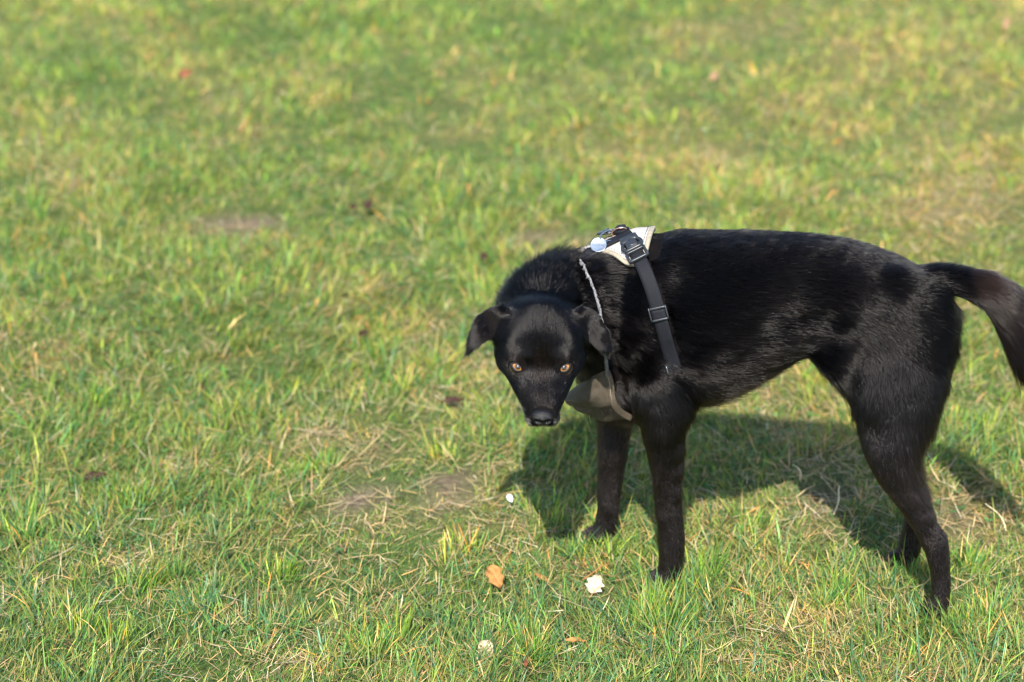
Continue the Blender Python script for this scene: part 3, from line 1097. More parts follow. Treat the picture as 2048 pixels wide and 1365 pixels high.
def grow(name, faces_mask, n, base_len, raise_deg, seed, rad=.00019, npts=5, extra=None, brown=0.2, grey=0.004, clump=.45, mat=None, lightness=1.0):
    r = np.random.default_rng(seed)
    idx = np.nonzero(faces_mask)[0]
    w = FA_[idx].copy()
    facing = (FN_[idx] * unit(C0 - FC_[idx])).sum(1)
    w *= np.where(facing > -.15, 1.0, .35)
    w /= w.sum()
    fi = r.choice(idx, n, p=w)
    q = QUADS[fi]
    u, v = r.random(n)[:, None], r.random(n)[:, None]
    def bil(X): return (X[q[:, 0]] * (1 - u) * (1 - v) + X[q[:, 1]] * u * (1 - v) + X[q[:, 2]] * u * v + X[q[:, 3]] * (1 - u) * v)
    P, N = bil(SK_V), unit(bil(SK_N))
    keep = np.ones(n, bool)
    hc = (P - NOSE) @ HM.T
    for e, g in zip(EYES, GAZE):
        keep &= np.linalg.norm(P - e, axis=1) > EYE_R * 1.08
    keep &= ~((np.abs(hc[:, 0]) < .0125) & (hc[:, 1] < .012) & (hc[:, 2] > -.0150) & (hc[:, 2] < .010))
    L = np.full(n, base_len)
    rise = np.full(n, raise_deg)
    bf = np.full(n, brown)
    gf = np.full(n, grey)
    if extra: L, rise, bf, gf = extra(P, N, hc, L, rise, bf, gf)
    for pts, rr in NO_FUR:
        for i0 in range(0, n, 40000):
            s_ = slice(i0, min(n, i0 + 40000))
            A = P[s_]
            near = np.linalg.norm(A - pts.mean(0), axis=1) < .30
            ii = np.nonzero(near)[0]
            if len(ii) == 0: continue
            dd = np.full(len(ii), 9.0)
            for c in pts:
                dd = np.minimum(dd, np.linalg.norm(A[ii] - c, axis=1))
            g_ = ii + i0
            L[g_] *= np.clip((dd - rr * .62) / .006, .30, 1)
            rise[g_] *= np.clip((dd - rr * .62) / .009, .40, 1)
    P, N, L, rise, bf, gf = P[keep], N[keep], L[keep], rise[keep], bf[keep], gf[keep]
    m = len(P)
    D, _ = lie(P)
    D = D + np.stack([snoise(P, .035, 1), snoise(P, .035, 2), snoise(P, .035, 3)], 1) * .07
    D += r.normal(size=(m, 3)) * .035
    D += np.stack([snoise(P, .009, 3), snoise(P, .009, 4), snoise(P, .009, 1)], 1) * .12
    T = unit(D - N * (D * N).sum(1)[:, None])
    L = L * np.exp(r.normal(0, .20, m)) * (1 + .18 * snoise(P, .02, 2))
    rise = np.radians(rise * np.exp(r.normal(0, .13, m)) * (1 + .08 * snoise(P, .03, 4)))
    # clump pull
    cell = .0045
    W = P + .002 * np.stack([snoise(P, .02, 1), snoise(P, .02, 2), snoise(P, .02, 4)], 1)
    ck = np.floor(W / cell)
    hsh = np.abs(np.sin(ck @ np.array([12.9898, 78.233, 37.719])) * 43758.5) % 1
    cen = (ck + .5 + (hsh[:, None] - .5) * .6) * cell
    pull = (cen - P); pull -= N * (pull * N).sum(1)[:, None]
    cs = clump * np.clip(L / .012, .15, 1)
    pts = np.empty((m, npts, 3)); pts[:, 0] = P - N * .0006
    seg = (L / (npts - 1))[:, None]
    cur = pts[:, 0].copy()
    for k in range(1, npts):
        t = k / (npts - 1)
        a = rise * (1.5 - 1.15 * t)
        dv = T * np.cos(a)[:, None] + N * np.sin(a)[:, None]
        cur = cur + dv * seg
        pts[:, k] = cur + pull * (cs * t ** 1.5)[:, None] + np.array([0, 0, -1.0]) * (L * L * 1.6 * t * t)[:, None]
    cd = bpy.data.hair_curves.new(name)
    cd.add_curves([npts] * m)
    base = wpos(dog)
    cd.attributes['position'].data.foreach_set('vector', (pts - base).astype(np.float32).ravel())
    ra = cd.attributes.get('radius') or cd.attributes.new('radius', 'FLOAT', 'POINT')
    tp = np.array([1 - .85 * (k / (npts - 1)) ** 1.6 for k in range(npts)])
    lr = r.random(m)
    ra.data.foreach_set('value', (rad * tp[None] * (.75 + .5 * lr[:, None])).astype(np.float32).ravel())
    bl = np.clip(bf + r.normal(0, .25, m), 0, 1)[:, None]
    c = (1 - bl) * np.array([.0012, .0012, .0015]) + bl * np.array([.012, .007, .0055])
    c = c * lightness
    isg = r.random(m) < gf
    c[isg] = np.array([.34, .33, .32]) * r.uniform(.5, 1.1, isg.sum())[:, None]
    at = cd.attributes.new('tint', 'FLOAT_COLOR', 'CURVE')
    c4 = np.ones((m, 4), np.float32); c4[:, :3] = c
    at.data.foreach_set('color', c4.ravel())
    cd.materials.append(mat or M_fur)
    o = bpy.data.objects.new(name, cd)
    col.objects.link(o)
    o.parent = dog
    return o


def ex_trunk(P, N, hc, L, rise, bf, gf):
    q = project(P)
    low = np.clip((.36 - P[:, 2]) / .10, 0, 1) * np.clip(-N[:, 2] + .4, 0, 1)
    L = L + .020 * low                                                     # longer under the belly
    rise = rise + 14 * low
    ruff = np.exp(-(np.linalg.norm(P - onp(1135, 528, .0), axis=1) / .055) ** 2)
    L = L + .022 * ruff; rise = rise + 42 * ruff                           # raised hackles behind the skull
    L = L + np.clip(bump_at(P, ((1880, 640, 0, .05, .014), (1180, 640, .05, .06, .010), (1640, 690, .04, .05, .010))), 0, .03)
    rise = rise + bump_at(P, ((1800, 650, .07, .05, -3), (1400, 760, .08, .05, -4), (1240, 605, .08, .035, -14)))
    bf = bf + .5 * low + bump_at(P, ((1890, 680, 0, .05, .6), (1790, 790, .08, .06, .3), (1420, 790, .05, .07, .35)))
    return L, rise, bf, gf


def ex_head(P, N, hc, L, rise, bf, gf):
    s, u = hc[:, 1], hc[:, 2]
    k = np.clip((s - .01) / .09, 0, 1)
    L = .0026 + .0044 * k + .016 * np.clip((s - .150) / .05, 0, 1)
    rise = 11 + 9 * k + 18 * np.clip((s - .16) / .04, 0, 1)
    brg = np.exp(-(hc[:, 0] / (.012 + .10 * np.clip(.07 - s, 0, .04))) ** 4) * np.clip((.092 - s) / .012, 0, 1) * np.clip(u / .01 + .6, 0, 1)
    rise = rise + 15 * brg; L = L * (1 - .3 * brg); bf = bf + .9 * brg
    rise = rise + 22 * np.exp(-(hc[:, 0] / .026) ** 2) * np.clip((s - .078) / .015, 0, 1) * np.clip((.158 - s) / .014, 0, 1) + 3 * np.exp(-((np.abs(hc[:, 0]) - .036) / .012) ** 2) * np.exp(-((s - .110) / .025) ** 2)
    lip = np.clip((.034 - s) / .02, 0, 1) * np.clip((-.006 - u) / .008, 0, 1)
    gf = gf + .55 * lip
    L = L + .003 * lip; rise = rise + 15 * lip
    dust = np.exp(-((s - .035) / .02) ** 2) * np.clip(u + .004, 0, .012) / .012
    gf = gf + .05 * dust
    ring = np.zeros(len(P))
    for e in EYES: ring += np.exp(-((np.linalg.norm(P - e, axis=1) - EYE_R * 1.3) / .005) ** 2)
    L = L * (1 - .5 * np.clip(ring, 0, 1)); gf = gf + .015 * ring; bf = bf + .5 * np.clip(ring, 0, 1)
    return L, rise, bf, gf


def ex_ear(P, N, hc, L, rise, bf, gf):
    tip = np.clip((.147 - hc[:, 1]) / .03, 0, 1)
    return L + .006 * tip, rise + 3 * tip + np.where(hc[:, 0] > 0, 8, 0), bf, gf


def ex_leg(P, N, hc, L, rise, bf, gf):
    z = P[:, 2]
    gf = gf + .9 * bump_at(P, ((1882, 1226, .066, .011, 1.0),))              # pale toe of the near hind paw
    up = np.clip((z - .18) / .14, 0, 1)
    L = L + .007 * up
    back = np.clip(-(N @ FW), 0, 1)
    hind = ((P - HC) @ FW < .16)
    fr = back * hind * np.clip((z - .14) / .10, 0, 1) * np.clip((.36 - z) / .06, .3, 1)
    L = L + .020 * fr; rise = rise + 12 * fr                                # feathering behind the thigh
    fr2 = back * (~hind) * np.clip((z - .16) / .08, 0, 1)
    L = L + .008 * fr2
    return L, rise, bf + .55 * (1 - up) + .4 * fr, gf


def ex_tail(P, N, hc, L, rise, bf, gf):
    t = np.clip((P - tl[0]) @ unit(tl[-1] - tl[0]) / np.linalg.norm(tl[-1] - tl[0]), 0, 1)
    dn = np.clip(-N[:, 2] + .2, 0, 1)
    return L + .020 * t + .006 * dn * t, rise + 3 * t, bf + .35 * t, gf


def grow_all():
    grow('torso_fur', FREG == 0, 210000, .0130, 25, 1, extra=ex_trunk, brown=.10, clump=.35)
    grow('head_fur', FREG == 1, 120000, .006, 26, 2, extra=ex_head, brown=.05, rad=.00013, npts=4, clump=.2, mat=M_furhead)
    grow('ear_fur', FREG == 2, 30000, .0065, 8, 3, extra=ex_ear, brown=.15, mat=M_furear, rad=.00014, npts=4, clump=.3)
    grow('leg_fur', FREG == 3, 150000, .0054, 29, 4, extra=ex_leg, brown=.10, mat=M_furleg, lightness=1.3, rad=.00015, npts=4, clump=.35)
    grow('tail_fur', FREG == 4, 42000, .024, 15, 5, extra=ex_tail, brown=.60, lightness=1.3)


grow_all()

# ------------------------------------------------------------ whiskers and brow hairs
wv, wf = [], []
for i in range(44):
    sx = -1 if i % 2 else 1
    s0, u0 = rng.uniform(.012, .042), rng.uniform(-.016, -.002)
    a = H(sx * .021, s0, u0)
    out = unit(hX * sx * rng.uniform(.7, 1.1) + hU * rng.uniform(-.7, .15) - hF * rng.uniform(-.5, .5))
    ln = rng.uniform(.012, .030)
    if i < 4: ln = rng.uniform(.035, .045)
    pts = [a + out * ln * t + (-hU) * ln * .35 * t * t for t in np.linspace(0, 1, 6)]
    v, f = curve_tube(pts, .00016, .00005, 4)
    o_ = len(wv); wv += v; wf += [tuple(k + o_ for k in q) for q in f]
prop(mesh_obj('whiskers', wv, wf, M_claw, dog), kind='stuff')


# ------------------------------------------------------------ the field
def P2(x, y):
    return np.stack([x, y, np.zeros_like(x)], -1)


PAWS = [cs[-1][:2] for cs in (nf, ff, nh, fh)]


def gh(x, y):
    q = P2(x, y)
    h = .009 * snoise(q, .16, 1) + .005 * snoise(q, .06, 2) + .016 * snoise(q, .55, 3)
    k = np.ones_like(x)
    for c in PAWS: k *= 1 - np.exp(-((x - c[0]) ** 2 + (y - c[1]) ** 2) / .10 ** 2)
    far = np.clip((9 - y) / 3, 0, 1)
    return h * k * far - .004


# bare earth and worn straw, given where the photo shows them: px, py, half width, half height, amount
BARE = [(690, 890, 90, 34, 1.), (750, 1014, 105, 38, 1.1), (905, 972, 62, 32, 1.1), (450, 438, 80, 18, 1.), (1640, 988, 60, 36, 1.1),
        (1925, 1028, 75, 34, 1.1), (1120, 458, 95, 18, .9), (735, 408, 12, 8, .9), (905, 800, 32, 12, .8), (1215, 1180, 28, 10, .7), (1640, 400, 60, 12, .6),
        (1430, 340, 30, 10, .5), (1960, 370, 60, 10, .5), (1880, 90, 60, 12, .3), (655, 1090, 25, 12, .8)]
STRAW = [(130, 640, 60, 14, .7), (125, 372, 65, 22, .8), (1890, 430, 120, 45, .9), (930, 262, 60, 14, .7), (440, 200, 40, 12, .6), (480, 722, 40, 18, .8),
         (115, 722, 45, 18, .8), (610, 868, 70, 18, .9), (330, 915, 90, 22, .8), (1560, 858, 60, 22, .6), (230, 1130, 80, 30, .8), (570, 1330, 80, 28, .9),
         (1500, 1330, 90, 24, .9), (1190, 1130, 60, 20, .7), (1010, 1040, 60, 16, .5), (30, 830, 40, 16, .8), (870, 640, 60, 20, .4), (1330, 300, 200, 40, .4),
         (1500, 60, 160, 40, .5), (1750, 120, 150, 60, .5), (520, 270, 60, 22, .5), (740, 560, 110, 50, .4), (1540, 1290, 60, 18, .6), (1960, 1240, 70, 30, .7),
         (960, 740, 50, 40, .7), (1620, 1250, 70, 20, .6)]
LUSH = [(60, 560, 160, 80, .7), (110, 1080, 90, 40, .9), (420, 1220, 160, 50, .7), (1100, 880, 130, 50, .6), (760, 760, 60, 30, .6), (1930, 900, 120, 60, .8),
        (90, 150, 160, 90, .5), (660, 60, 200, 40, .4), (400, 590, 120, 50, .5), (1050, 1240, 160, 40, .5), (1400, 1180, 160, 50, .5), (180, 870, 120, 36, .6),
        (1200, 20, 60, 20, .6), (1900, 700, 60, 60, .3), (1000, 380, 160, 30, .4), (520, 560, 120, 30, .5)]


def spots(px, py, S):
    o = np.zeros(len(px))
    for x, y, a, b, k in S:
        d = ((px - x) / a) ** 2 + ((py - y) / b) ** 2
        o = np.maximum(o, k * np.exp(-d ** 1.3))
    return o


def fields(x, y):
    q = P2(x, y)
    pr = project(P2(x, y))
    wob = snoise(q, .07, 2) * 22
    px, py = pr[:, 0] + wob, pr[:, 1] + .6 * snoise(q, .05, 4) * 14
    bare = spots(px, py, BARE)
    bare = bare * np.clip(.62 + .95 * snoise(q, .024, 1) + .4 * snoise(q, .009, 4), 0, 1.2)
    straw = spots(px, py, STRAW)
    lush = spots(px, py, LUSH)
    n1 = snoise(q, .45, 1); n2 = snoise(q, .13, 3); n3 = snoise(q, 1.1, 2)
    near_bare = spots(px, py, [(a, b + c_ * .5, w_ * 1.2, c_ * 2.0, k_) for a, b, w_, c_, k_ in BARE])
    dry = np.clip(.20 + .35 * near_bare + .22 * n1 + .24 * n2 + .12 * n3 + .8 * straw - .55 * lush, 0, 1)
    hgt = np.clip(.92 + .28 * n2 + .22 * snoise(q, .28, 4) - .35 * straw + .35 * lush + .25 * np.clip((2.62 - y) / .2, 0, 1), .35, 1.7)
    hgt = hgt * (1 - .5 * near_bare)
    for c in PAWS: hgt = hgt + .55 * np.exp(-((x - c[0]) ** 2 + (y - c[1] + .03) ** 2) / .05 ** 2)
    return bare, dry, hgt


def ground():
    def ax(n, near, far):
        t = np.linspace(-1, 1, n)
        return np.sinh(t * 6.2) / np.sinh(6.2) * far + t * near
    X_ = ax(300, 2.4, 300); Y_ = ax(340, 3.0, 300) + 3.4
    gx, gy = np.meshgrid(X_, Y_)
    x, y = gx.ravel(), gy.ravel()
    near = (np.abs(x) < 12) & (y > -8) & (y < 12)
    z = np.zeros_like(x); z[near] = gh(x[near], y[near])
    v = np.stack([x, y, z], 1)
    i, j = np.meshgrid(np.arange(339), np.arange(299), indexing='ij')
    a = (i * 300 + j).ravel()
    L = np.stack([a, a + 1, a + 301, a + 300], 1)
    b, d, h = fields(x, y)
    bb = np.clip(b * 1.3, 0, 1)[:, None]
    c = (1 - bb) * ((1 - d[:, None]) * np.array([.050, .085, .018]) + d[:, None] * np.array([.15, .125, .050])) + bb * np.array([.135, .100, .072])
    m, nt, bs = new_mat('turf_soil')
    at = nnode(nt, 'ShaderNodeAttribute', attribute_name='tint')
    tc = nnode(nt, 'ShaderNodeTexCoord')
    n1 = nnode(nt, 'ShaderNodeTexNoise'); n1.inputs['Scale'].default_value = 90; n1.inputs['Detail'].default_value = 8; n1.inputs['Roughness'].default_value = .7
    nt.links.new(tc.outputs['Object'], n1.inputs['Vector'])
    cr = nnode(nt, 'ShaderNodeValToRGB')
    cr.color_ramp.elements[0].position = .35; cr.color_ramp.elements[0].color = (.45, .42, .40, 1)
    cr.color_ramp.elements[1].position = .7; cr.color_ramp.elements[1].color = (1.5, 1.45, 1.4, 1)
    nt.links.new(n1.outputs['Fac'], cr.inputs['Fac'])
    mx = nnode(nt, 'ShaderNodeMix', data_type='RGBA', blend_type='MULTIPLY'); mx.inputs['Factor'].default_value = 1
    nt.links.new(at.outputs['Color'], mx.inputs['A']); nt.links.new(cr.outputs['Color'], mx.inputs['B'])
    nt.links.new(mx.outputs['Result'], bs.inputs['Base Color'])
    bp = nnode(nt, 'ShaderNodeBump'); bp.inputs['Strength'].default_value = 1; bp.inputs['Distance'].default_value = .006
    nt.links.new(n1.outputs['Fac'], bp.inputs['Height']); nt.links.new(bp.outputs['Normal'], bs.inputs['Normal'])
    bs.inputs['Roughness'].default_value = .95; bs.inputs['Specular IOR Level'].default_value = .2
    o = big_mesh('ground', v, L.ravel(), np.full(len(L), 4), m, c)
    return prop(o, kind='structure')


ground()


def blade_mat(name, gloss, trans):
    m, nt, b = new_mat(name)
    at = nnode(nt, 'ShaderNodeAttribute', attribute_name='tint')
    nt.links.new(at.outputs['Color'], b.inputs['Base Color'])
    b.inputs['Roughness'].default_value = gloss
    b.inputs['Specular IOR Level'].default_value = .28
    tr = nnode(nt, 'ShaderNodeBsdfTranslucent')
    hs = nnode(nt, 'ShaderNodeHueSaturation'); hs.inputs['Saturation'].default_value = 1.15; hs.inputs['Value'].default_value = 1.25; hs.inputs['Hue'].default_value = .49
    nt.links.new(at.outputs['Color'], hs.inputs['Color']); nt.links.new(hs.outputs['Color'], tr.inputs['Color'])
    mx = nnode(nt, 'ShaderNodeMixShader'); mx.inputs[0].default_value = trans
    out = nt.nodes['Material Output']
    nt.links.new(b.outputs[0], mx.inputs[1]); nt.links.new(tr.outputs[0], mx.inputs[2]); nt.links.new(mx.outputs[0], out.inputs['Surface'])
    return m


M_blade = blade_mat('grass_blade', .42, .40)
M_dry = blade_mat('dry_blade', .7, .2)


def scatter(n_per, y0, y1, r, extra=0.0):
    """roots over the strip of ground the camera could see, widened a little"""
    def half(y): return .35 + .245 * (y + .9) + extra
    area = sum((2 * half(y) * (y1 - y0) / 50) for y in np.linspace(y0, y1, 50))
    n = int(area * n_per)
    y = r.uniform(y0, y1, n * 2); keep = r.random(n * 2) < half(y) / half(y1)
    y = y[keep][:n]
    x = r.uniform(-1, 1, len(y)) * half(y)
    return x, y


def blades(x, y, z0, az, lean, bend, ln, wd, tw, levels, cb, ct):
    """ribbons: az lean heading, lean from upright, bend extra lean towards the tip; cb/ct colours"""
    n = len(x)
    pos = np.stack([x, y, z0], 1)
    dirs = np.stack([np.cos(az), np.sin(az)], 1)
    wdir = np.stack([np.cos(az + tw), np.sin(az + tw), np.zeros(n)], 1)
    V, Cc = [], []
    cur = pos.copy()
    K = levels
    for k in range(K + 1):
        t = k / K
        if k:
            a = lean + bend * ((k - .5) / K) ** 1.3
            step = ln / K
            cur = cur + np.stack([dirs[:, 0] * np.sin(a) * step, dirs[:, 1] * np.sin(a) * step, np.cos(a) * step], 1)
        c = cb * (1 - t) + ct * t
        if k < K:
            w = (wd * (1 - .62 * t ** 1.6) * (.75 + .25 * min(t * 4, 1)))[:, None] / 2
            V += [cur - wdir * w, cur + wdir * w]; Cc += [c, c]
        else:
            V.append(cur); Cc.append(c)
    nvb = 2 * K + 1
    V = np.stack(V, 1).reshape(-1, 3); Cc = np.stack(Cc, 1).reshape(-1, 3)
    pat, sz = [], []
    for k in range(K - 1):
        pat += [2 * k, 2 * k + 1, 2 * k + 3, 2 * k + 2]; sz.append(4)
    pat += [2 * K - 2, 2 * K - 1, 2 * K]; sz.append(3)
    L = (np.arange(n)[:, None] * nvb + np.array(pat)[None]).ravel()
    return V, L, np.tile(sz, n), Cc


PAL = np.array([[.098, .208, .030], [.048, .142, .042], [.225, .305, .040], [.470, .370, .130], [.500, .280, .065], [.33, .25, .14]])


def pick_colors(dry, r, bias=0.0):
    n = len(dry)
    d = np.clip(dry + bias, 0, 1.0)
    p = np.stack([.42 * (1 - d) + .10, .34 * (1 - d) ** 1.5 + .03, (.20 + .10 * d), .02 + .42 * d ** 1.6, .010 + .10 * d ** 1.5, .01 + .14 * d ** 2], 1)
    p /= p.sum(1, keepdims=True)
    k = (r.random(n)[:, None] > np.cumsum(p, 1)).sum(1).clip(0, 5)
    c = PAL[k] * np.exp(r.normal(0, .30, n))[:, None] * np.exp(r.normal(0, .07, (n, 3)))
    return c, k


def grass():
    r = np.random.default_rng(5)
    out = []
    off = 0
    for dens, y0, y1, lv in ((9000, 1.1, 2.15, 2), (7000, 2.15, 7.2, 2), (9000, 7.2, 8.6, 2), (64000, 2.10, 3.2, 3), (42000, 3.2, 4.4, 2), (20000, 4.4, 7.2, 2)):
        outer = dens < 10000
        x, y = scatter(dens, y0, y1, r, .9 if outer else 0)
        if outer:                                       # thinner, coarser sward outside the frame
            m_ = (np.abs(x) > .35 + .245 * (y + .9) - .03) | (y < 2.15) | (y > 7.2)
            x, y = x[m_], y[m_]
        n = len(x)
        # most blades belong to a tuft
        nt_ = max(int(n / 26), 1)
        tx_, ty_ = scatter(dens / 26, y0, y1, r)
        ti = r.integers(0, len(tx_), n)
        inT = (r.random(n) < .62) & (not outer)
        ox, oy = r.normal(0, .0085, n), r.normal(0, .0085, n)
        x = np.where(inT, tx_[ti] + ox, x); y = np.where(inT, ty_[ti] + oy, y)
        ta_ = r.uniform(0, 2 * np.pi, len(tx_))
        th_ = np.exp(r.normal(0, .30, len(tx_))); td_ = r.normal(0, .16, len(tx_)); tl_ = r.uniform(.1, .8, len(tx_))
        bare, dry, hgt = fields(x, y)
        keep = r.random(n) > np.clip(bare * 1.35, 0, .985)
        for c in PAWS: keep &= ((x - c[0]) / .020) ** 2 + ((y - c[1]) / .018) ** 2 > 1
        flow_az = R(75) + 1.2 * snoise(P2(x, y), .35, 2) + .8 * snoise(P2(x, y), .09, 4)     # mostly combed away from the viewer, to the right
        bx = np.cos(flow_az) * .75 + np.where(inT, np.cos(ta_[ti]) * tl_[ti] + ox / .0085 * .55, 0) + r.normal(0, .75, n)
        by = np.sin(flow_az) * .75 + np.where(inT, np.sin(ta_[ti]) * tl_[ti] + oy / .0085 * .55, 0) + r.normal(0, .75, n)
        az = np.arctan2(by, bx); mag = np.hypot(bx, by)
        lean = np.clip(.12 + .38 * mag * np.exp(r.normal(0, .3, n)), .05, 1.25)
        bend = np.clip(r.gamma(2.2, .26, n), 0, 1.6)
        ln = .0255 * hgt * np.where(inT, th_[ti], .8) * np.exp(r.normal(0, .32, n))
        ln = np.clip(ln, .008, .075)
        wd = np.clip(np.exp(r.normal(math.log(.0013), .36, n)), .0008, .0036) * (1.0 if lv == 3 else 1.35)
        wd *= np.clip(ln / .03, .6, 1.25) * (2.2 if outer else 1)
        if outer: ln = ln * 1.25
        tw = r.normal(np.pi / 2, .7, n)
        c, k = pick_colors(np.clip(dry + np.where(inT, td_[ti], 0), 0, 1), r)
        dead = k >= 3
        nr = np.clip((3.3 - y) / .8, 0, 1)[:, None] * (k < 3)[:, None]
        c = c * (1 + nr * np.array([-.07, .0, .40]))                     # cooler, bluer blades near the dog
        c = c * (1 + .24 * np.clip((y - 3.5) / 1.5, 0, 1))[:, None]      # brighter light on the far field put into the blade colour
        lean = np.where(dead, np.clip(lean + r.uniform(.1, .7, n), 0, 1.45), lean)
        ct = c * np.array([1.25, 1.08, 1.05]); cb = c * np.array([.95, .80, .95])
        tipd = r.random(n) < .22
        ct[tipd & ~dead] = np.array([.36, .25, .08])
        g = np.nonzero(keep)[0]
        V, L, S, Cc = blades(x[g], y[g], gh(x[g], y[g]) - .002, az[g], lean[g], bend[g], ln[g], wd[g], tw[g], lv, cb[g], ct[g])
        out.append((V, L + off, S, Cc)); off += len(V)
    V, L, S, Cc = [np.concatenate(q) for q in zip(*out)]
    o = big_mesh('grass', V, L, S, M_blade, Cc, smooth=False)
    return prop(o, 'short green turf blades mixed with yellow ones', 'grass', kind='stuff')


grass()


def thatch():
    r = np.random.default_rng(8)
    out = []; off = 0
    for dens, y0, y1 in ((17000, 2.10, 3.25), (11000, 3.25, 4.4), (5000, 4.4, 7.2)):
        x, y = scatter(dens, y0, y1, r)
        n = len(x)
        bare, dry, hgt = fields(x, y)
        keep = r.random(n) < np.clip(.30 + .9 * dry - .55 * bare, .12, 1)
        az = r.uniform(0, 2 * np.pi, n)
        lean = r.uniform(1.15, 1.62, n); bend = r.normal(.1, .35, n)
        ln = np.clip(.030 * np.exp(r.normal(0, .4, n)), .010, .075)
        wd = np.clip(np.exp(r.normal(math.log(.0013), .35, n)), .0006, .003)
        c = np.array([[.38, .29, .14], [.30, .22, .12], [.44, .27, .10], [.16, .11, .065], [.42, .36, .24]])[r.choice(5, n, p=[.38, .22, .12, .16, .12])]
        c = c * np.exp(r.normal(0, .22, n))[:, None]
        z = gh(x, y) + r.uniform(.001, .013, n)
        g = np.nonzero(keep)[0]
        V, L, S, Cc = blades(x[g], y[g], z[g], az[g], lean[g], bend[g], ln[g], wd[g], r.normal(np.pi / 2, .5, len(g)), 2, c[g], c[g] * 1.1)
        out.append((V, L + off, S, Cc)); off += len(V)
    V, L, S, Cc = [np.concatenate(q) for q in zip(*out)]
    return prop(big_mesh('dry_grass', V, L, S, M_dry, Cc, smooth=False), 'dead straw coloured thatch lying between the green blades', 'dry grass', kind='stuff')


thatch()


# ------------------------------------------------------------ extra clumps: round the paws and along the front
def clumps():
    r = np.random.default_rng(21)
    cx, cy, hh, nn, dr, ld = [], [], [], [], [], []
    for c in PAWS:
        for k in range(9):
            a = r.uniform(-.042, .038); b = r.uniform(-.040, -.018)
            cx.append(c[0] + a); cy.append(c[1] + b); hh.append(r.uniform(.030, .042)); nn.append(22); dr.append(.15); ld.append(R(r.uniform(60, 120)))
    for px, py, h, n, d, a in ((640, 930, .040, 60, .1, 70), (1010, 860, .040, 40, .3, 50), (885, 900, .045, 40, .5, 120), (930, 1115, .050, 26, .75, 95), (250, 1010, .045, 60, .2, 80),
                               (40, 1060, .055, 70, .0, 90), (330, 1180, .05, 60, .1, 40), (1120, 1010, .045, 60, .1, 60), (1430, 1150, .05, 60, .0, 50), (1700, 1210, .05, 70, .0, 80),
                               (1990, 1230, .055, 60, .4, 120), (1960, 1130, .045, 50, .2, 60), (1300, 1250, .05, 70, .1, 80), (760, 1300, .055, 80, .1, 85), (560, 1160, .045, 60, .1, 60),
                               (1960, 850, .045, 60, .0, 60), (90, 430, .05, 40, .1, 80), (1490, 1070, .04, 50, .2, 40), (1040, 1310, .055, 60, .1, 100), (190, 1290, .055, 80, .2, 60),
                               (960, 590, .05, 30, .5, 80), (735, 700, .045, 40, .1, 70), (200, 810, .05, 60, .1, 60), (430, 840, .045, 40, .2, 60), (1780, 770, .04, 40, .2, 80)):
        g = on_ground(px, py)
        for k in range(3):
            cx.append(g[0] + r.normal(0, .02)); cy.append(g[1] + r.normal(0, .02)); hh.append(h * r.uniform(.62, .9)); nn.append(n); dr.append(d); ld.append(R(a))
    T = []
    for x0, y0, h, n, d, a in zip(cx, cy, hh, nn, dr, ld):
        ox, oy = r.normal(0, .010, n), r.normal(0, .008, n)
        T.append(np.stack([x0 + ox, y0 + oy, h * np.exp(r.normal(0, .25, n)), np.full(n, d), np.arctan2(np.sin(a) * .9 + oy / .01 * .6 + r.normal(0, .5, n), np.cos(a) * .9 + ox / .01 * .6 + r.normal(0, .5, n))], 1))
    T = np.vstack(T); x, y, ln, d, az = T.T
    n = len(x)
    c, k = pick_colors(d, r)
    ct = c * np.array([1.3, 1.1, 1.05])
    wd = np.clip(np.exp(r.normal(math.log(.0017), .3, n)), .0009, .0032)
    V, L, S, Cc = blades(x, y, gh(x, y) - .003, az, r.uniform(.08, .75, n), r.gamma(2.2, .25, n), ln, wd, r.normal(np.pi / 2, .6, n), 4, c * .9, ct)
    prop(big_mesh('grass_tufts', V, L, S, M_blade, Cc, smooth=False), 'taller grass tufts rising round the paws of the dog and in the foreground', 'grass tufts', kind='stuff')


clumps()


def weeds():
    """low clover and moss leaves in the sward"""
    r = np.random.default_rng(31)
    x, y = scatter(900, 2.15, 4.6, r)
    m = snoise(P2(x, y), .22, 3) > .25
    x, y = x[m], y[m]
    n = len(x)
    V, L, Cc = [], [], []
    z = gh(x, y) + r.uniform(.004, .018, n)
    a0 = r.uniform(0, 6.28, n); sz = r.uniform(.0028, .0052, n)
    k = 0
    for i in range(n):
        col_ = np.array([.060, .150, .040]) * math.exp(r.normal(0, .25))
        for q in range(3):
            a = a0[i] + q * 2.094
            u = np.array([math.cos(a), math.sin(a), .25]); w = np.array([-math.sin(a), math.cos(a), 0])
            c = np.array([x[i], y[i], z[i]])
            V += [c, c + (u * .6 - w * .42) * sz[i] * 1.6, c + u * sz[i] * 1.7, c + (u * .6 + w * .42) * sz[i] * 1.6]
            L += [k, k + 1, k + 2, k + 3]; k += 4; Cc += [col_] * 4
    prop(big_mesh('clover', np.array(V), L, np.full(len(L) // 4, 4), M_blade, np.array(Cc), smooth=False), 'small dark green clover leaves low in the turf', 'clover', kind='stuff')


weeds()


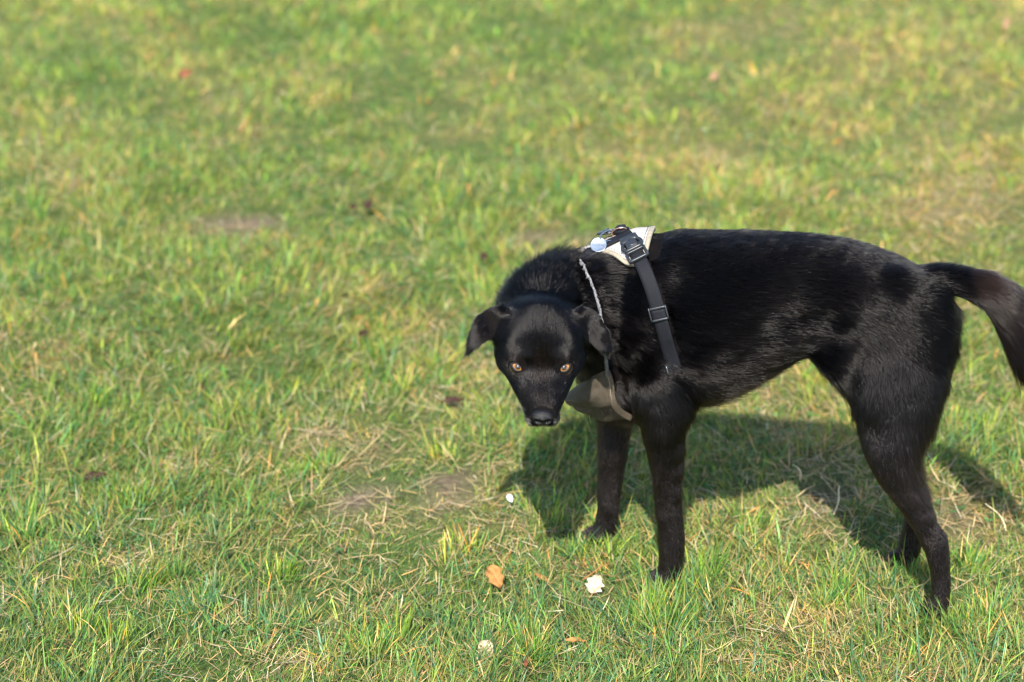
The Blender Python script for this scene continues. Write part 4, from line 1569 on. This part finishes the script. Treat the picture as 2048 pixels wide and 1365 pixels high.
def dew():
    r = np.random.default_rng(41)
    x, y = scatter(130, 2.2, 4.2, r)
    z = gh(x, y) + r.uniform(.014, .036, len(x))
    m, nt, b = new_mat('water_drop')
    b.inputs['Roughness'].default_value = .02; b.inputs['IOR'].default_value = 1.33
    b.inputs['Transmission Weight'].default_value = 1.0
    bv, bf = blob((0, 0, 0), np.eye(3), (1, 1, 1), n=8)
    V = (bv[None] * r.uniform(.0005, .0012, len(x))[:, None, None] + np.stack([x, y, z], 1)[:, None]).reshape(-1, 3)
    F = (np.array(bf)[None] + (np.arange(len(x)) * len(bv))[:, None, None]).reshape(-1)
    prop(big_mesh('dew_drops', V, F, np.full(len(F) // 4, 4), m), 'tiny dew drops hanging on the blades', 'dew', kind='stuff')


dew()


# ------------------------------------------------------------ fallen leaves and scraps
def leaf_mat(name, c1, c2, vein):
    m, nt, b = new_mat(name)
    tc = nnode(nt, 'ShaderNodeTexCoord')
    nz = nnode(nt, 'ShaderNodeTexNoise'); nz.inputs['Scale'].default_value = 160; nz.inputs['Detail'].default_value = 6
    cr = nnode(nt, 'ShaderNodeValToRGB')
    cr.color_ramp.elements[0].position = .36; cr.color_ramp.elements[0].color = (*c1, 1)
    cr.color_ramp.elements[1].position = .62; cr.color_ramp.elements[1].color = (*c2, 1)
    q = cr.color_ramp.elements.new(.30); q.color = (*vein, 1)
    nt.links.new(tc.outputs['Object'], nz.inputs['Vector']); nt.links.new(nz.outputs['Fac'], cr.inputs['Fac'])
    nt.links.new(cr.outputs['Color'], b.inputs['Base Color'])
    b.inputs['Roughness'].default_value = .8; b.inputs['Specular IOR Level'].default_value = .15
    bp = nnode(nt, 'ShaderNodeBump'); bp.inputs['Strength'].default_value = .6; bp.inputs['Distance'].default_value = .0006
    nt.links.new(nz.outputs['Fac'], bp.inputs['Height']); nt.links.new(bp.outputs['Normal'], b.inputs['Normal'])
    return m


M_lbrown = leaf_mat('tan_leaf', (.20, .090, .028), (.30, .15, .050), (.16, .07, .03))
M_lcream = leaf_mat('cream_leaf', (.30, .25, .18), (.42, .37, .29), (.35, .26, .16))
M_lpale = leaf_mat('faded_leaf', (.34, .26, .16), (.46, .38, .27), (.3, .2, .1))
M_lred = leaf_mat('reddish_leaf', (.12, .040, .022), (.18, .070, .036), (.12, .04, .03))
M_lred2 = leaf_mat('dull_pink_leaf', (.17, .10, .055), (.24, .15, .09), (.14, .07, .04))
M_ldark = leaf_mat('dark_leaf', (.022, .011, .009), (.045, .022, .017), (.02, .01, .01))
M_lwhite = leaf_mat('white_scrap', (.50, .53, .53), (.62, .64, .64), (.5, .5, .5))


def leaf(label, px, py, ln, wd, ang, mat, lift=.018, tilt=25, cup=.35, curl=.4, lobes=0.0, seed=0, stem=.35, name='fallen_leaf', cat='leaf', group=None):
    """ang: heading of the leaf tip in the picture, degrees clockwise from up"""
    r = np.random.default_rng(seed + 100)
    g = on_ground(px, py, lift)
    a = R(ang)
    fwd = np.array([math.sin(a), math.cos(a), 0]) ; side = np.array([math.cos(a), -math.sin(a), 0])
    up = Z3.copy()
    tl_ = R(tilt)                                       # leaned up so that it faces the viewer
    rx = np.array([[1, 0, 0], [0, math.cos(tl_), -math.sin(tl_)], [0, math.sin(tl_), math.cos(tl_)]])
    fwd, side, up = rx @ fwd, rx @ side, rx @ up
    e = prop(empty(name, Vector((g[0], g[1], 0))), label, cat, group)
    nu, nw = 19, 11
    V, F = [], []
    for lay in (0, 1):
        for i in range(nu):
            t = i / (nu - 1)
            w = wd / 2 * (math.sin(math.pi * t ** .8) ** .75) * (1 + lobes * math.sin(t * 21 + seed) * math.sin(math.pi * t)) + .0002
            for j in range(nw):
                s = j / (nw - 1) * 2 - 1
                z = .0012 * math.sin(t * 9 + s * 3 + seed * 2) + cup * wd * .5 * s * s - curl * ln * .5 * (t - .5) ** 2 + .0011 * math.sin(t * 17 + s * 4 + seed) - .0010 * math.exp(-(s / .12) ** 2) + .0005 * abs(math.sin(t * 26 - abs(s) * 5))
                V.append(g + fwd * (t - .5) * ln + side * s * w + up * (z - lay * .0004))
    def q(l, i, j): return l * nu * nw + i * nw + j
    for i in range(nu - 1):
        for j in range(nw - 1):
            F.append((q(0, i, j), q(0, i, j + 1), q(0, i + 1, j + 1), q(0, i + 1, j)))
            F.append((q(1, i, j), q(1, i + 1, j), q(1, i + 1, j + 1), q(1, i, j + 1)))
    bd = [(i, 0) for i in range(nu)] + [(nu - 1, j) for j in range(1, nw)] + [(i, nw - 1) for i in range(nu - 2, -1, -1)] + [(0, j) for j in range(nw - 2, 0, -1)]
    for (a1, b1), (a2, b2) in zip(bd, bd[1:] + bd[:1]): F.append((q(0, a1, b1), q(1, a1, b1), q(1, a2, b2), q(0, a2, b2)))
    mesh_obj('blade', V, F, mat, e)
    if stem:
        p = [g + fwd * (-.5 - stem * t) * ln + side * ln * .25 * t * t + up * (-curl * ln * .125 + .0004) for t in np.linspace(0, 1, 6)]
        mesh_obj('stem', *curve_tube(p, .0006, .0004, 6), mat, e)
    return e


leaf('tan brown curled leaf in the foreground grass, left of the cream leaf', 991, 1154, .038, .023, 158, M_lbrown, lift=.020, tilt=38, cup=.25, curl=.25, lobes=.16, seed=1, stem=0)
leaf('bright cream leaf standing in the grass in front of the fore paws', 1190, 1169, .030, .024, 25, M_lcream, lift=.012, tilt=42, cup=.3, curl=.5, lobes=.25, seed=2, stem=0)
leaf('faded beige leaf half buried in grass near the bottom edge of the photo', 973, 1298, .026, .020, 150, M_lpale, lift=.012, tilt=35, cup=.3, curl=.6, lobes=.1, seed=3, stem=0)
leaf('small pure white scrap lying left of the fore paws', 1020, 997, .0135, .0085, 150, M_lwhite, lift=.026, tilt=45, cup=.3, curl=.6, lobes=.12, seed=4, stem=0, name='white_scrap', cat='paper scrap')
leaf('small rolled brown leaf between the tan leaf and the cream leaf', 1082, 1156, .024, .0075, 300, M_lbrown, lift=.018, tilt=30, cup=.9, curl=.9, seed=5)
leaf('orange brown strip of dead leaf lying flat below the cream leaf', 1150, 1281, .030, .0065, 95, M_lbrown, lift=.028, tilt=20, cup=.5, curl=.2, seed=6, stem=0)
leaf('tiny crimson bud leaf at the bottom of the photo', 1052, 1328, .010, .0050, 190, M_lred, lift=.026, tilt=40, cup=.6, curl=.4, seed=7)
leaf('blurred brick red leaf far off in the upper left grass', 371, 148, .030, .024, 60, M_lred, lift=.030, tilt=40, cup=.3, curl=.4, seed=8, stem=0)
leaf('blurred pale orange leaf in the upper right corner', 2012, 46, .040, .018, 12, M_lred2, lift=.034, tilt=55, cup=.3, curl=.4, seed=9, stem=0)
leaf('large dark brown leaf beside a smaller one above the middle left grass', 737, 409, .025, .016, 20, M_ldark, lift=.020, tilt=40, cup=.3, curl=.4, seed=10, stem=0)
leaf('smaller dark leaf just left of the large dark brown one', 706, 413, .016, .011, 350, M_ldark, lift=.020, tilt=40, cup=.3, curl=.4, seed=11, stem=0)
leaf('dark red leaf in the grass up and left of the head of the dog', 967, 512, .018, .013, 40, M_ldark, lift=.024, tilt=40, cup=.3, curl=.4, seed=12, stem=0)
leaf('dark purple brown leaf lying by bare earth just left of the muzzle', 905, 801, .040, .012, 80, M_ldark, lift=.012, tilt=25, cup=.3, curl=.3, seed=13, stem=0)
leaf('blurred rusty leaf above the back of the dog near the top edge', 1428, 152, .030, .018, 30, M_lred2, lift=.026, tilt=45, cup=.3, curl=.4, seed=14, stem=0)
leaf('brown leaf fragment on the dry patch left of the muzzle', 727, 667, .020, .010, 75, M_ldark, lift=.016, tilt=35, cup=.5, curl=.4, seed=15, stem=0)
leaf('dark folded leaf beside the bare earth at the lower left', 190, 953, .034, .013, 80, M_ldark, lift=.014, tilt=30, cup=.6, curl=.4, seed=16, stem=0)


def straw(label, p0, p1, z0, z1, r0, mat=None):
    a, b = on_ground(*p0, z0), on_ground(*p1, z1)
    pts = [a + (b - a) * t + Z3 * .006 * math.sin(math.pi * t) + RT * .003 * math.sin(5 * t) for t in np.linspace(0, 1, 8)]
    v, f = curve_tube(pts, r0, r0 * .6, 6)
    prop(mesh_obj('dry_stalk', v, f, mat or M_straw, origin=pts[0]), label, 'straw', 'single pale stalks in the grass')


M_straw = noise_mat('pale_straw', (.46, .37, .20), (.66, .56, .36), scale=200, rough=.5)
straw('pale upright stalk beside the bare earth between fore and hind legs', (1667, 1030), (1683, 972), .002, .034, .0012)
straw('pale slanting stalk in the grass right of the hind paw', (2012, 1062), (1975, 1008), .006, .030, .0009)
straw('short whitish stalk under the belly of the dog', (1600, 960), (1590, 930), .004, .022, .0014)
straw('brown stalk lying just above the cream leaf', (1165, 1160), (1225, 1128), .018, .024, .0010, M_lbrown)
